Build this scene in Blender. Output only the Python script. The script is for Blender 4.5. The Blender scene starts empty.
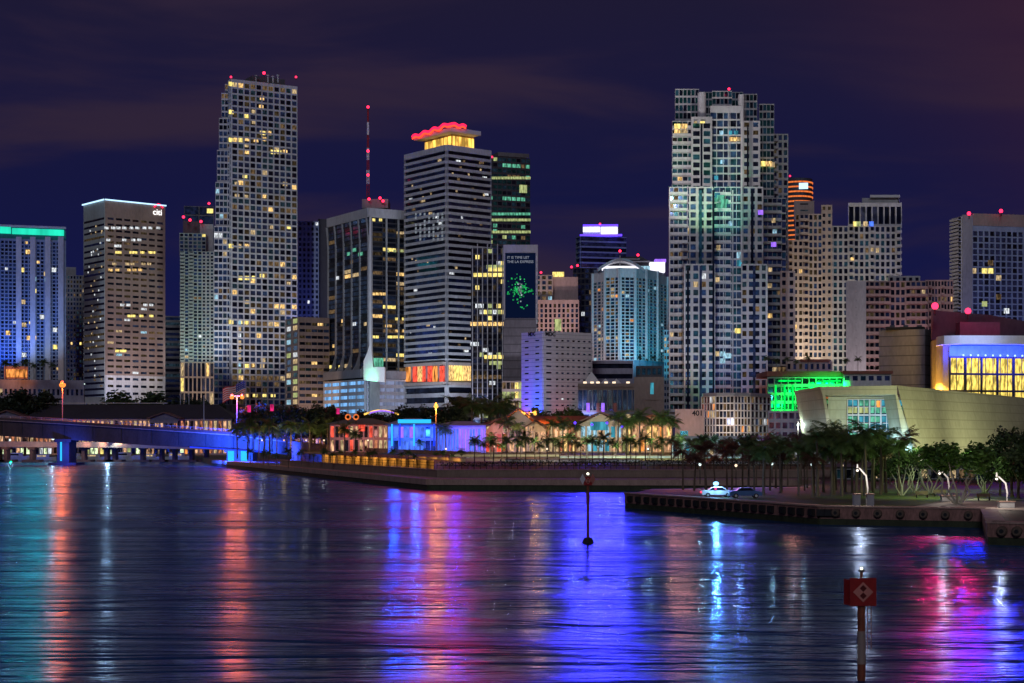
import bpy, math, random
from mathutils import Matrix, Vector
R = random.Random(11)
F, HC, HY, CX = 1600.0, 10.5, 438.0, 512.0
PI = math.pi
sc = bpy.context.scene
COL = sc.collection

def X(px, D): return (px - CX) * D / F
def Z(py, D): return HC + (HY - py) * D / F
def W(px, D): return (X(px, D), D)

# ------------------------------------------------------------------ materials
MATS = {}
def lin(c):
    return tuple(((v / 255) / 12.92 if v / 255 <= .04045 else ((v / 255 + .055) / 1.055) ** 2.4) for v in c)

def _new(name):
    m = bpy.data.materials.new(name); m.use_nodes = True
    nt = m.node_tree; nt.nodes.clear()
    out = nt.nodes.new('ShaderNodeOutputMaterial')
    MATS[name] = m
    return m, nt, out

def wall(name, col, rough=.7, var=.25, scale=.12, metal=0, joint=None, spec=.3, jd=.45):
    """matte wall, weathered by two noises, with optional panel joints"""
    m, nt, out = _new(name); N = nt.nodes; L = nt.links
    b = N.new('ShaderNodeBsdfPrincipled'); b.inputs['Roughness'].default_value = rough
    b.inputs['Metallic'].default_value = metal; b.inputs['Specular IOR Level'].default_value = spec
    g = N.new('ShaderNodeNewGeometry')
    mp = N.new('ShaderNodeMapping'); mp.inputs['Scale'].default_value = (1, 1, .35)
    L.new(g.outputs['Position'], mp.inputs[0])
    n1 = N.new('ShaderNodeTexNoise'); n1.inputs['Scale'].default_value = scale; n1.inputs['Detail'].default_value = 6
    n2 = N.new('ShaderNodeTexNoise'); n2.inputs['Scale'].default_value = scale * 9; n2.inputs['Detail'].default_value = 4
    L.new(mp.outputs[0], n1.inputs['Vector']); L.new(mp.outputs[0], n2.inputs['Vector'])
    ad = N.new('ShaderNodeMath'); ad.operation = 'ADD'
    L.new(n1.outputs[0], ad.inputs[0]); L.new(n2.outputs[0], ad.inputs[1])
    mr = N.new('ShaderNodeMapRange'); mr.inputs['From Min'].default_value = .6; mr.inputs['From Max'].default_value = 1.4
    mr.inputs['To Min'].default_value = 1 - var; mr.inputs['To Max'].default_value = 1 + var
    L.new(ad.outputs[0], mr.inputs[0])
    vm = N.new('ShaderNodeVectorMath'); vm.operation = 'SCALE'
    vm.inputs[0].default_value = col[:3]
    L.new(mr.outputs[0], vm.inputs['Scale'])
    src = vm.outputs[0]
    if joint:
        sx = N.new('ShaderNodeSeparateXYZ'); L.new(g.outputs['Position'], sx.inputs[0])
        md = N.new('ShaderNodeMath'); md.operation = 'FRACT'
        dv = N.new('ShaderNodeMath'); dv.operation = 'DIVIDE'; dv.inputs[1].default_value = joint
        L.new(sx.outputs['Z'], dv.inputs[0]); L.new(dv.outputs[0], md.inputs[0])
        lt = N.new('ShaderNodeMath'); lt.operation = 'LESS_THAN'; lt.inputs[1].default_value = .1
        L.new(md.outputs[0], lt.inputs[0])
        mx = N.new('ShaderNodeMix'); mx.data_type = 'RGBA'
        L.new(lt.outputs[0], mx.inputs[0]); L.new(src, mx.inputs[6])
        mx.inputs[7].default_value = (col[0] * jd, col[1] * jd, col[2] * jd, 1)
        src = mx.outputs[2]
    L.new(src, b.inputs['Base Color'])
    L.new(b.outputs[0], out.inputs[0])
    return name

def glass(name, col, rough=.12, metal=.75):
    m, nt, out = _new(name); N = nt.nodes; L = nt.links
    b = N.new('ShaderNodeBsdfPrincipled'); b.inputs['Roughness'].default_value = rough
    b.inputs['Metallic'].default_value = metal
    g = N.new('ShaderNodeNewGeometry')
    n = N.new('ShaderNodeTexNoise'); n.inputs['Scale'].default_value = .35; n.inputs['Detail'].default_value = 3
    L.new(g.outputs['Position'], n.inputs['Vector'])
    mr = N.new('ShaderNodeMapRange'); mr.inputs['From Min'].default_value = .35; mr.inputs['From Max'].default_value = .65
    mr.inputs['To Min'].default_value = .45; mr.inputs['To Max'].default_value = 1.6
    L.new(n.outputs[0], mr.inputs[0])
    vm = N.new('ShaderNodeVectorMath'); vm.operation = 'SCALE'; vm.inputs[0].default_value = col[:3]
    L.new(mr.outputs[0], vm.inputs['Scale'])
    L.new(vm.outputs[0], b.inputs['Base Color'])
    L.new(b.outputs[0], out.inputs[0])
    return name

def emit(name, col, s, var=0, scale=.9, sample=False):
    m, nt, out = _new(name); N = nt.nodes; L = nt.links
    e = N.new('ShaderNodeEmission'); e.inputs[0].default_value = (*col, 1); e.inputs[1].default_value = s
    if var:
        g = N.new('ShaderNodeNewGeometry')
        n = N.new('ShaderNodeTexNoise'); n.inputs['Scale'].default_value = scale; n.inputs['Detail'].default_value = 2
        mp = N.new('ShaderNodeMapping'); mp.inputs['Scale'].default_value = (1.5, 1.5, .45)
        L.new(g.outputs['Position'], mp.inputs[0]); L.new(mp.outputs[0], n.inputs['Vector'])
        mr = N.new('ShaderNodeMapRange'); mr.inputs['From Min'].default_value = .36; mr.inputs['From Max'].default_value = .64
        mr.inputs['To Min'].default_value = s * (1 - var); mr.inputs['To Max'].default_value = s * (1 + var * .6)
        L.new(n.outputs[0], mr.inputs[0]); L.new(mr.outputs[0], e.inputs[1])
    L.new(e.outputs[0], out.inputs[0])
    m.cycles.emission_sampling = 'AUTO' if sample else 'NONE'
    return name

wall('conc_white', (.55, .55, .56)); wall('conc_pale', (.42, .42, .43)); wall('conc_grey', (.28, .28, .30))
wall('conc_dark', (.12, .12, .13)); wall('stone_brown', (.30, .23, .20)); wall('stone_beige', (.46, .38, .33))
wall('stone_pink', (.42, .30, .28)); wall('steel_blue', (.25, .31, .42)); wall('sage', (.38, .42, .40))
wall('banded_white', (.58, .55, .56), joint=1.75, var=.12); wall('dark_wall', (.05, .05, .06))
wall('grey_panel', (.22, .20, .22), joint=4); wall('roof_dark', (.045, .04, .045)); wall('roof_rust', (.24, .09, .06))
wall('roof_brown', (.16, .08, .06)); wall('lavender', (.36, .33, .42)); wall('theatre', (.42, .42, .30), var=.22, joint=2.6, jd=.75)
wall('bridge_conc', (.085, .05, .042), scale=.3, var=.4); wall('quay_conc', (.24, .12, .10), scale=.5, var=.6)
wall('cap_conc', (.34, .22, .18), scale=.6, var=.35); wall('black', (.012, .012, .014)); wall('rubber', (.02, .015, .015))
wall('grass', (.05, .07, .018), scale=.8, var=.6); wall('grass_dry', (.12, .09, .035), scale=.8, var=.5)
wall('ground', (.07, .06, .055), scale=.2); wall('pathm', (.32, .27, .25), scale=.5); wall('asphalt', (.05, .05, .05))
wall('bark', (.11, .075, .055), scale=2, var=.5); wall('bark_pale', (.34, .31, .25), scale=2, var=.4)
wall('algae', (.03, .035, .015), scale=1.2, var=.7); wall('red_paint', (.28, .012, .012), var=.2, scale=2); wall('rust', (.22, .06, .03), scale=3, var=.5)
wall('white_paint', (.75, .75, .75), var=.1, scale=1); wall('pole_metal', (.35, .3, .27), rough=.4, metal=.3)
wall('silver', (.45, .45, .47), rough=.35, metal=.4); wall('green_roof', (.06, .16, .13)); wall('teal_paint', (.04, .25, .27))
wall('boat_white', (.6, .6, .62), rough=.35); wall('arena_roof', (.09, .05, .08)); wall('flag_red', (.55, .04, .05))
wall('flag_blue', (.03, .05, .35)); wall('orange_paint', (.5, .14, .03)); wall('car_blue', (.05, .12, .3), rough=.3)
wall('car_white', (.6, .6, .6), rough=.3); wall('pink_wall', (.50, .28, .24)); wall('cream_wall', (.55, .42, .28))
wall('sign_pink', (.55, .2, .16)); wall('gold_lit_wall', (.6, .42, .16), var=.4, scale=.5); wall('lawn_wall', (.22, .15, .12), scale=.4)

glass('g_navy', (.10, .16, .30)); glass('g_black', (.03, .04, .07)); glass('g_blue', (.12, .26, .48)); glass('g_teal', (.08, .28, .34))
glass('g_grey', (.22, .26, .32)); glass('g_green', (.04, .20, .18)); glass('g_brown', (.07, .06, .06))
DARK = ('g_navy', 'g_black', 'g_navy', 'g_blue', 'g_black', 'w_faint', 'w_faintb'); BLK = ('g_black', 'g_black', 'g_navy', 'g_brown', 'w_faint', 'g_black')
emit('w_faint', (.8, .55, .3), .05, .9, 1.0); emit('w_faintb', (.2, .4, .6), .06, .9, 1.0)
BLU = ('g_blue', 'g_navy', 'g_blue', 'g_black', 'w_faintb'); TEAL = ('g_teal', 'g_blue', 'g_navy', 'g_black', 'w_faintb'); GRY = ('g_grey', 'g_navy', 'g_black')
GRN = ('g_green', 'g_teal', 'g_green', 'g_black')

emit('w_warm', (1, .62, .22), 1.1, .8, 1.1); emit('w_warm2', (1, .72, .38), .55, .7, 1.1); emit('w_yel', (1, .78, .22), 1.3, .5, .8)
emit('w_white', (.9, .95, 1), .8, .7, 1.1); emit('w_cool', (.45, .8, 1), .7, .6, 1.1); emit('w_dim', (.8, .5, .25), .16, .8, 1.1)
emit('w_green', (.25, 1, .65), .45, .6, .8); emit('w_olive', (.75, .85, .35), .55, .5, .8); emit('w_violet', (.35, .15, 1), 1.3, .3)
emit('w_blue', (.08, .2, 1), 1.1, .5, .6); emit('w_red', (1, .1, .06), 1.2, .6, .8); emit('w_orange', (1, .35, .08), 1.0, .8, .5)
emit('w_shop', (1, .55, .3), .8, 1, .8); emit('w_shop2', (1, .36, .18), .5, 1, .9); emit('w_aqua', (.1, .6, .8), .5, .6, .3)
WARM = ('w_warm', 'w_warm2', 'w_yel', 'w_dim', 'w_dim'); MIX = ('w_warm2', 'w_white', 'w_dim', 'w_dim', 'w_cool')
emit('e_beacon', (1, .02, .07), 4); emit('e_led', (.45, .72, 1), 1.8); emit('e_teal', (.02, .85, .55), 1.0, .3, .1)
emit('e_neon', (1, .015, .07), 2.2); emit('e_neon_red', (1, .06, .02), 2.2); emit('e_purple', (.10, .04, 1), 2.6); emit('e_crown', (.9, .88, 1), 1.6, .15, .3)
emit('e_blue', (.01, .04, 1), 1.6); emit('e_cyan', (.03, .5, 1), 1.3); emit('e_green', (.0, 1, .1), 1.2, .3)
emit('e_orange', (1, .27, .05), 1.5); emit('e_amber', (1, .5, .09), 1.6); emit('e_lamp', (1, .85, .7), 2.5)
emit('e_cool_lamp', (.75, .95, .9), 1.6); emit('e_police', (.25, .6, 1), 3); emit('e_redlamp', (1, .03, .1), 3)
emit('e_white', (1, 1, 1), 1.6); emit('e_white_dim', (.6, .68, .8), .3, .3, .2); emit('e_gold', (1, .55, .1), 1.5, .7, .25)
emit('e_screen', (.005, .012, .05), .5); emit('e_art', (.02, .5, .12), .8, .9, .7); emit('e_art2', (.6, .75, .8), .5, .8, 1)
emit('e_park', (.22, .52, 1), .9, .5, .2); emit('e_park2', (.5, .58, .95), .35, .5, .2); emit('e_mark', (1, .97, .75), 3)
emit('e_arena', (1, .72, .14), 1.25, .65, .8); emit('e_arena_wall', (1, .6, .12), .6, .4, .1); emit('e_ring', (1, .22, .05), .9, .3)
emit('e_text', (.55, .6, .75), .45); emit('e_pink', (1, .03, .25), .7, .6, 1); emit('e_globe', (1, .75, .5), 1.6); emit('e_boatlight', (.8, 1, .55), 1.4, .8, 1.2)
emit('e_green_lamp', (.0, 1, .35), 1.5)

# ------------------------------------------------------------------ mesh builder
class MB:
    def __init__(s): s.v = []; s.f = []; s.m = []; s.mats = []
    def mi(s, mat):
        if mat not in s.mats: s.mats.append(mat)
        return s.mats.index(mat)
    def add(s, vs, fs, mat, M=None):
        k = len(s.v); i = s.mi(mat)
        s.v += [tuple(M @ Vector(p)) for p in vs] if M is not None else [tuple(p) for p in vs]
        s.f += [tuple(k + j for j in f) for f in fs]; s.m += [i] * len(fs)
        return s
    def box(s, x0, x1, y0, y1, z0, z1, mat, M=None):
        vs = [(x0, y0, z0), (x1, y0, z0), (x1, y1, z0), (x0, y1, z0), (x0, y0, z1), (x1, y0, z1), (x1, y1, z1), (x0, y1, z1)]
        return s.add(vs, BOXF, mat, M)
    def prism(s, poly, z0, z1, mat, M=None, top=None):
        a = sum(poly[i][0] * poly[(i + 1) % len(poly)][1] - poly[(i + 1) % len(poly)][0] * poly[i][1] for i in range(len(poly)))
        if a < 0: poly = poly[::-1]
        n = len(poly)
        zt = z1 if isinstance(z1, (list, tuple)) else [z1] * n
        if a < 0 and isinstance(z1, (list, tuple)): zt = zt[::-1]
        vs = [(p[0], p[1], z0) for p in poly] + [(p[0], p[1], zt[i]) for i, p in enumerate(poly)]
        fs = [(i, (i + 1) % n, n + (i + 1) % n, n + i) for i in range(n)] + [tuple(range(n - 1, -1, -1))]
        s.add(vs, fs, mat, M); s.add(vs[n:], [tuple(range(n))], top or mat, M)
        return s
    def tube(s, pts, rad, mat, n=8, cap=True):
        if not isinstance(rad, (list, tuple)): rad = [rad] * len(pts)
        rings = []
        vs = []
        for i, p in enumerate(pts):
            p = Vector(p)
            a = Vector(pts[max(i - 1, 0)]); b = Vector(pts[min(i + 1, len(pts) - 1)])
            t = (b - a).normalized()
            u = t.cross(Vector((0, 0, 1)));
            if u.length < 1e-3: u = t.cross(Vector((1, 0, 0)))
            u.normalize(); w = t.cross(u)
            for k in range(n):
                an = 2 * PI * k / n
                vs.append(p + (u * math.cos(an) + w * math.sin(an)) * rad[i])
        fs = []
        for i in range(len(pts) - 1):
            for k in range(n):
                fs.append((i * n + k, i * n + (k + 1) % n, (i + 1) * n + (k + 1) % n, (i + 1) * n + k))
        if cap:
            fs.append(tuple(range(n - 1, -1, -1))); fs.append(tuple((len(pts) - 1) * n + k for k in range(n)))
        return s.add(vs, fs, mat)
    def ball(s, c, r, mat, n=10, sz=1.0):
        vs = []; fs = []
        m = n // 2
        for i in range(m + 1):
            a = PI * i / m
            for k in range(n):
                b = 2 * PI * k / n
                vs.append((c[0] + r * math.sin(a) * math.cos(b), c[1] + r * math.sin(a) * math.sin(b), c[2] + r * sz * math.cos(a)))
        for i in range(m):
            for k in range(n):
                fs.append((i * n + k, (i + 1) * n + k, (i + 1) * n + (k + 1) % n, i * n + (k + 1) % n))
        return s.add(vs, fs, mat)
    def mesh(s, name, org=(0, 0, 0)):
        me = bpy.data.meshes.new(name)
        me.from_pydata([(p[0] - org[0], p[1] - org[1], p[2] - org[2]) for p in s.v], [], s.f)
        for m in s.mats: me.materials.append(MATS[m])
        me.polygons.foreach_set('material_index', s.m); me.update()
        return me
    def build(s, name, parent=None, org=None, loc=None):
        """linked as ONE object; world coordinates are made relative to the parent's origin"""
        if org is None: org = tuple(wloc(parent)) if parent else (0, 0, 0)
        o = bpy.data.objects.new(name, s.mesh(name, org)); COL.objects.link(o)
        if parent: o.parent = parent
        o.location = loc if loc else ((0, 0, 0) if parent else org)
        return o
BOXF = [(0, 3, 2, 1), (4, 5, 6, 7), (0, 1, 5, 4), (1, 2, 6, 5), (2, 3, 7, 6), (3, 0, 4, 7)]
def wloc(o):
    v = Vector(o.location)
    while o.parent: o = o.parent; v += Vector(o.location)
    return v
def tag(o, label=None, cat=None, group=None, kind=None):
    if label: o['label'] = label
    if cat: o['category'] = cat
    if group: o['group'] = group
    if kind: o['kind'] = kind
    return o
def empty(name, loc, label, cat, group=None):
    o = bpy.data.objects.new(name, None); COL.objects.link(o); o.location = loc; o.empty_display_size = 1
    return tag(o, label, cat, group)
def one(mb, name, label, cat, group=None, org=None, kind=None):
    o = mb.build(name, None, org=org or (0, 0, 0)); return tag(o, label, cat, group, kind)
def ref(mesh_name, me, parent, M):
    o = bpy.data.objects.new(mesh_name, me); COL.objects.link(o)
    if parent: o.parent = parent
    o.matrix_local = M
    return o

# ------------------------------------------------------------------ buildings
class Face:
    def __init__(s, O, th, w):
        s.O, s.th, s.w = O, th, w
        s.u = (math.cos(th), math.sin(th)); s.n = (math.sin(th), -math.cos(th))
    def P(s, a, d, z): return (s.O[0] + s.u[0] * a + s.n[0] * d, s.O[1] + s.u[1] * a + s.n[1] * d, z)
    def s_(s, px):
        t = (px - CX) / F
        return (t * s.O[1] - s.O[0]) / (s.u[0] - t * s.u[1])
    def D_(s, a): return s.O[1] + s.u[1] * a
    def M(s): return Matrix(((s.u[0], -s.n[0], 0, s.O[0]), (s.u[1], -s.n[1], 0, s.O[1]), (0, 0, 1, 0), (0, 0, 0, 1)))
def face2(A, B):
    th = math.atan2(B[1] - A[1], B[0] - A[0]); return Face(A, th, math.hypot(B[0] - A[0], B[1] - A[1]))
def front(x0, x1, D, phi=None):
    A = W(x0, D); t1 = (x1 - CX) / F
    if phi is None: phi = -math.atan(((x0 + x1) / 2 - CX) / F)
    w = (t1 * D - A[0]) / (math.cos(phi) - t1 * math.sin(phi))
    return [A, (A[0] + w * math.cos(phi), D + w * math.sin(phi))]
def two(x0, xc, x1, D, phi):
    phi = math.radians(phi)
    C = W(xc, D); t0 = (x0 - CX) / F; t1 = (x1 - CX) / F
    wr = (t1 * D - C[0]) / (math.cos(phi) - t1 * math.sin(phi))
    wl = (C[0] - t0 * D) / (math.sin(phi) + t0 * math.cos(phi))
    return [(C[0] - wl * math.sin(phi), D + wl * math.cos(phi)), C, (C[0] + wr * math.cos(phi), D + wr * math.sin(phi))]
def back(pts, depth):
    if len(pts) == 3:
        A, C, B = pts; return pts + [(A[0] + B[0] - C[0], A[1] + B[1] - C[1])]
    return pts + [(p[0] * (1 + depth / p[1]), p[1] + depth) for p in pts[::-1]]

BMESH = {}
class Bld:
    def __init__(s, name, label, cat, at, group=None, base=2.0):
        s.root = empty(name, (at[0], at[1], base), label, cat, group); s.base = base; s.items = {}; s.at = at
    def rep(s, part, key, M, pri=0): s.items.setdefault(part, []).append((pri + R.random() * .01, key, M))
    def part(s, name, mb): return mb.build(name, s.root)
    def body(s, pts, z0, z1, mat, depth=22, top='roof_dark', name='wall'):
        mb = MB(); mb.prism(back(pts, depth), z0, z1, mat, top=top); return s.part(name, mb)
    def facade(s, fc, z0, z1, nf, nb, mat, sp=.45, pw=.35, d=.5, glass=DARK, p=.05, lit=WARM, top=0, bot=0, ms=.0, s0=0, s1=None,
               rowp=True, balc=None, ribs=0, ribmat=None, ribd=.6, name='wall', sill=0.5):
        s1 = fc.w if s1 is None else s1
        a0, a1 = s0 + ms, s1 - ms; b0, b1 = z0 + bot, z1 - top
        fw, fh = (a1 - a0) / nb, (b1 - b0) / nf
        xs = [s0]; zs = [z0]
        if ms + pw * fw / 2 < .02: pass
        for i in range(nb): xs += [a0 + fw * (i + pw / 2), a0 + fw * (i + 1 - pw / 2)]
        xs.append(s1)
        for j in range(nf): zs += [b0 + fh * (j + sp * sill), b0 + fh * (j + 1 - sp * (1 - sill))]
        zs.append(z1)
        vs = []; fs = []; idx = {}
        def v(i, j, dd):
            k = (i, j, dd)
            if k not in idx: idx[k] = len(vs); vs.append(fc.P(xs[i], d if dd else -.2, zs[j]))
            return idx[k]
        nx, nz = len(xs) - 1, len(zs) - 1
        hole = lambda i, j: i % 2 == 1 and j % 2 == 1
        for i in range(nx):
            for j in range(nz):
                if hole(i, j):
                    q = [(i, j), (i + 1, j), (i + 1, j + 1), (i, j + 1)]
                    for k in range(4):
                        a, b = q[k], q[(k + 1) % 4]
                        fs.append((v(*a, 1), v(*a, 0), v(*b, 0), v(*b, 1))[::-1])
                else:
                    fs.append((v(i, j, 1), v(i + 1, j, 1), v(i + 1, j + 1, 1), v(i, j + 1, 1)))
        for i in range(nx):
            fs.append((v(i, 0, 0), v(i + 1, 0, 0), v(i + 1, 0, 1), v(i, 0, 1))); fs.append((v(i, nz, 1), v(i + 1, nz, 1), v(i + 1, nz, 0), v(i, nz, 0)))
        for j in range(nz):
            fs.append((v(0, j, 0), v(0, j, 1), v(0, j + 1, 1), v(0, j + 1, 0))); fs.append((v(nx, j, 1), v(nx, j, 0), v(nx, j + 1, 0), v(nx, j + 1, 1)))
        mb = MB(); mb.add(vs, fs, mat); s.part(name, mb)
        ww, wh = round(fw * (1 - pw) + .05, 3), round(fh * (1 - sp) + .05, 3)
        rot = Matrix.Rotation(fc.th, 4, 'Z')
        for j in range(nf):
            pr = p * (R.choice([.15, .3, .5, 1, 1, 2.6]) if rowp else 1)
            for i in range(nb):
                islit = R.random() < pr
                if islit and R.random() < .5: pr = min(pr * 1.5 + .1, .8)
                m = R.choice(lit) if islit else R.choice(glass)
                c = fc.P(a0 + fw * (i + .5), 0, b0 + fh * (j + sp * sill) - .02)
                s.rep('window', ('win', ww, wh, m), Matrix.Translation(c) @ rot, 2 if islit else 0)
        if balc:
            for (i0, i1, dp) in balc:
                L = round(fw * (i1 - i0), 2)
                for j in range(nf):
                    c = fc.P(a0 + fw * i0, d, b0 + fh * j)
                    s.rep('balcony', ('balc', L, dp, mat), Matrix.Translation(c) @ rot, 0)
        if ribs:
            for i in range(ribs + 1):
                c = fc.P(s0 + (s1 - s0) * i / ribs, d, z0)
                s.rep('rib', ('rib', round(ribd, 2), round(z1 - z0, 2), ribmat or mat), Matrix.Translation(c) @ rot, 0)
        return fc
    def lit(s, fc, px, py, w, h, mat, name='window', d=.25, dd=.1):
        a = fc.s_(px); D = fc.D_(a); z = Z(py, D)
        c = fc.P(a, d, z - h / 2)
        s.rep(name, ('win', round(w, 2), round(h, 2), mat), Matrix.Translation(c) @ Matrix.Rotation(fc.th, 4, 'Z'), 3)
    def beacon(s, px, py, D, r=1.1, mat='e_beacon'):
        r *= .78; mb = MB(); z = Z(py, D); x = X(px, D)  # ball sized up to take in the glow around the lamp
        mb.ball((0, 0, 0), r, mat, 8); 
        mb.tube([(0, 0, -r * 2.6), (0, 0, -r * .8)], r * .3, 'black', 5)
        mb.build('beacon', s.root, org=(0, 0, 0), loc=tuple(Vector((x, D, z)) - wloc(s.root)))
    def done(s):
        rl = Matrix.Translation(-Vector(s.root.location))
        for part, L in s.items.items():
            L.sort(key=lambda q: -q[0])
            rest = L[100:] if len(L) > 100 else []
            for pri, key, M in L[:100]:
                if key not in BMESH:
                    BMESH[key] = proto(key).mesh(part)
                ref(part, BMESH[key], s.root, rl @ M)
            if rest:
                mb = MB()
                for pri, key, M in rest:
                    pr = proto(key)
                    k = len(mb.v); mb.v += [tuple(M @ Vector(p)) for p in pr.v]
                    mb.f += [tuple(k + j for j in f) for f in pr.f]; mb.m += [mb.mi(pr.mats[q]) for q in pr.m]
                o = mb.build(part, s.root); o['kind'] = 'stuff'
        s.items = {}
        return s
PROTO = {}
def proto(key):
    if key in PROTO: return PROTO[key]
    mb = MB()
    if key[0] == 'win':
        _, w, h, m = key; mb.box(-w / 2, w / 2, -.08, .05, 0, h, m)
    elif key[0] == 'balc':
        _, L, dp, m = key; mb.box(.02, L - .02, -dp, .1, -.12, .12, m); mb.box(.04, L - .04, -dp + .03, -dp + .12, .14, 1.0, m)
    elif key[0] == 'rib':
        _, w, h, m = key; mb.box(-w / 2, w / 2, -w, .1, 0, h, m)
    PROTO[key] = mb
    return mb
def faces(pts): return [face2(pts[i], pts[i + 1]) for i in range(len(pts) - 1)]
def text_on(parent, txt, fc, px, py, hpx, mat, name='lettering', d=.7, bold=.0, align='CENTER'):
    cu = bpy.data.curves.new(name, 'FONT'); cu.body = txt; cu.align_x = align; cu.extrude = .08; cu.offset = bold
    a = fc.s_(px); D = fc.D_(a); cu.size = hpx * D / F * 1.4
    t = bpy.data.objects.new('tmp', cu); COL.objects.link(t)
    dg = bpy.context.evaluated_depsgraph_get()
    me = bpy.data.meshes.new_from_object(t.evaluated_get(dg))
    bpy.data.objects.remove(t)
    me.materials.clear(); me.materials.append(MATS[mat])
    o = bpy.data.objects.new(name, me); COL.objects.link(o); o.parent = parent
    M = Matrix.Translation(Vector(fc.P(a, d, Z(py + hpx / 2, D)))) @ Matrix.Rotation(fc.th, 4, 'Z') @ Matrix.Rotation(PI / 2, 4, 'X')
    o.matrix_local = Matrix.Translation(-wloc(parent)) @ M
    return o
def box_on(fc, mb, px0, px1, y0, y1, mat, d0=-.1, d1=1.0):
    """box standing proud of a face, between picture columns px0..px1 and rows y0 (top)..y1 at the face's own depth"""
    a0, a1 = fc.s_(px0), fc.s_(px1); D = fc.D_((a0 + a1) / 2)
    z1, z0 = Z(y0, D), Z(y1, D)
    pts = [fc.P(a0, d1, 0)[:2], fc.P(a1, d1, 0)[:2], fc.P(a1, d0, 0)[:2], fc.P(a0, d0, 0)[:2]]
    mb.prism(pts, z0, z1, mat)
def light(kind, loc, col, W_, r=1.5, aim=None, spot=60, blend=.6):  # one shared name for real lamps and added fills
    l = bpy.data.lights.new('lamp_or_fill', kind); l.color = col; l.energy = W_ * (.72 if kind == 'SPOT' and W_ > 4000 and r > 1.2 else 1)
    l.shadow_soft_size = r
    o = bpy.data.objects.new('lamp_or_fill', l); COL.objects.link(o); o.location = loc
    if kind == 'SPOT':
        l.spot_size = math.radians(spot); l.spot_blend = blend
    if kind == 'AREA': l.spread = math.radians(125); l.shape = 'RECTANGLE'; l.size = r; l.size_y = r * .4
    if aim: o.rotation_euler = (Vector(aim) - Vector(loc)).to_track_quat('-Z', 'Y').to_euler()
    return o


def wash(px, D, z, col, W_, size=8, dy=10, dz=-1.0):
    """added wall fill: an area lamp facing the building behind it"""
    return light('AREA', (X(px, D), D, z), col, W_, size, (X(px, D), D + dy, z + dz))
# ------------------------------------------------------------------ the skyline, left to right
def T(name, label, at, group='towers of the downtown skyline', base=2.0, cat='tower'):
    return Bld(name, label, cat, at, group, base)

# 1 white apartment tower, teal crown
P = front(-34, 66, 900); b = T('apartment_tower', 'white apartment tower at far left with glowing teal roof band and blue floodlit base', W(16, 900)); z = Z(237, 900)
b.body(P, 2, z, 'conc_pale'); f = faces(P)[0]
b.facade(f, Z(385, 900), z, 38, 24, 'steel_blue', sp=.3, pw=.3, d=.5, glass=('g_navy', 'g_black', 'g_blue'), p=.012, lit=('w_warm', 'w_white', 'w_yel'), balc=None, ms=1.2, top=1)
for a in (-6, 16, 30, 45, 58): 
    mb = MB(); box_on(f, mb, a, a + 5.5, 237, 380, 'conc_white', 0, 1.4); b.part('pilaster', mb)
mb = MB(); Q = front(-30, 66, 902); mb.prism(back(Q, 18), z, Z(227, 902), 'teal_paint'); b.part('roof_storey', mb)
ff = faces(Q)[0]; mb = MB(); box_on(ff, mb, 12, 64, 229, 235, 'e_teal', 0, .5); b.part('light_band', mb)
mb = MB(); box_on(ff, mb, -30, 11, 226, 233, 'e_teal', 0, .5); b.part('light_band', mb)
mb = MB(); box_on(ff, mb, -30, 66, 225.4, 227.4, 'conc_white', 0, 1.5); b.part('roof_rim', mb)
for px, py, m in ((28, 252, 'w_warm'), (22, 270, 'w_yel'), (46, 274, 'w_warm2'), (54, 270, 'w_white'), (34, 279, 'w_cool'), (47, 280, 'w_cool'), (34, 291, 'w_yel'), (23, 302, 'w_warm2'),
                  (42, 317, 'w_white'), (24, 325, 'w_warm2'), (55, 330, 'w_white'), (8, 333, 'w_warm'), (29, 338, 'w_warm'), (34, 338, 'w_warm'), (55, 347, 'w_yel'), (24, 355, 'w_white')):
    b.lit(f, px, py, 2.4, 2.4, m, d=.6)
b.done()
P = front(-40, 84, 860); b = Bld('podium_building', 'long low blue grey podium building below the white apartment tower at far left', 'building', W(20, 860)); z = Z(379, 860)
b.body(P, 2, z, 'lavender'); f = faces(P)[0]; b.facade(f, 2, z, 3, 26, 'lavender', sp=.75, pw=.5, d=.3, p=.04)
mb = MB(); box_on(f, mb, 4, 28, 366, 378.6, 'pink_wall', -6, -4); b.part('terrace_pavilion', mb)
mb = MB(); box_on(f, mb, 6, 27, 369, 377, 'e_orange_soft' if 'e_orange_soft' in MATS else 'w_orange', -4, -3.6); b.part('lit_front', mb); b.done()
# 2 narrow grey tower behind
P = front(64, 88, 1010); b = T('apartment_tower', 'slim grey apartment tower squeezed between teal-crowned tower and the brown office block', W(76, 1010)); z = Z(275, 1010)
b.body(P, 2, z, 'conc_grey'); f = faces(P)[0]; b.facade(f, 2, z, 40, 8, 'conc_grey', sp=.4, pw=.4, p=.02)
mb = MB(); Q = front(66, 76, 1014); mb.prism(back(Q, 12), z, Z(267, 1014), 'conc_grey'); b.part('roof_storey', mb); b.done()
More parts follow.
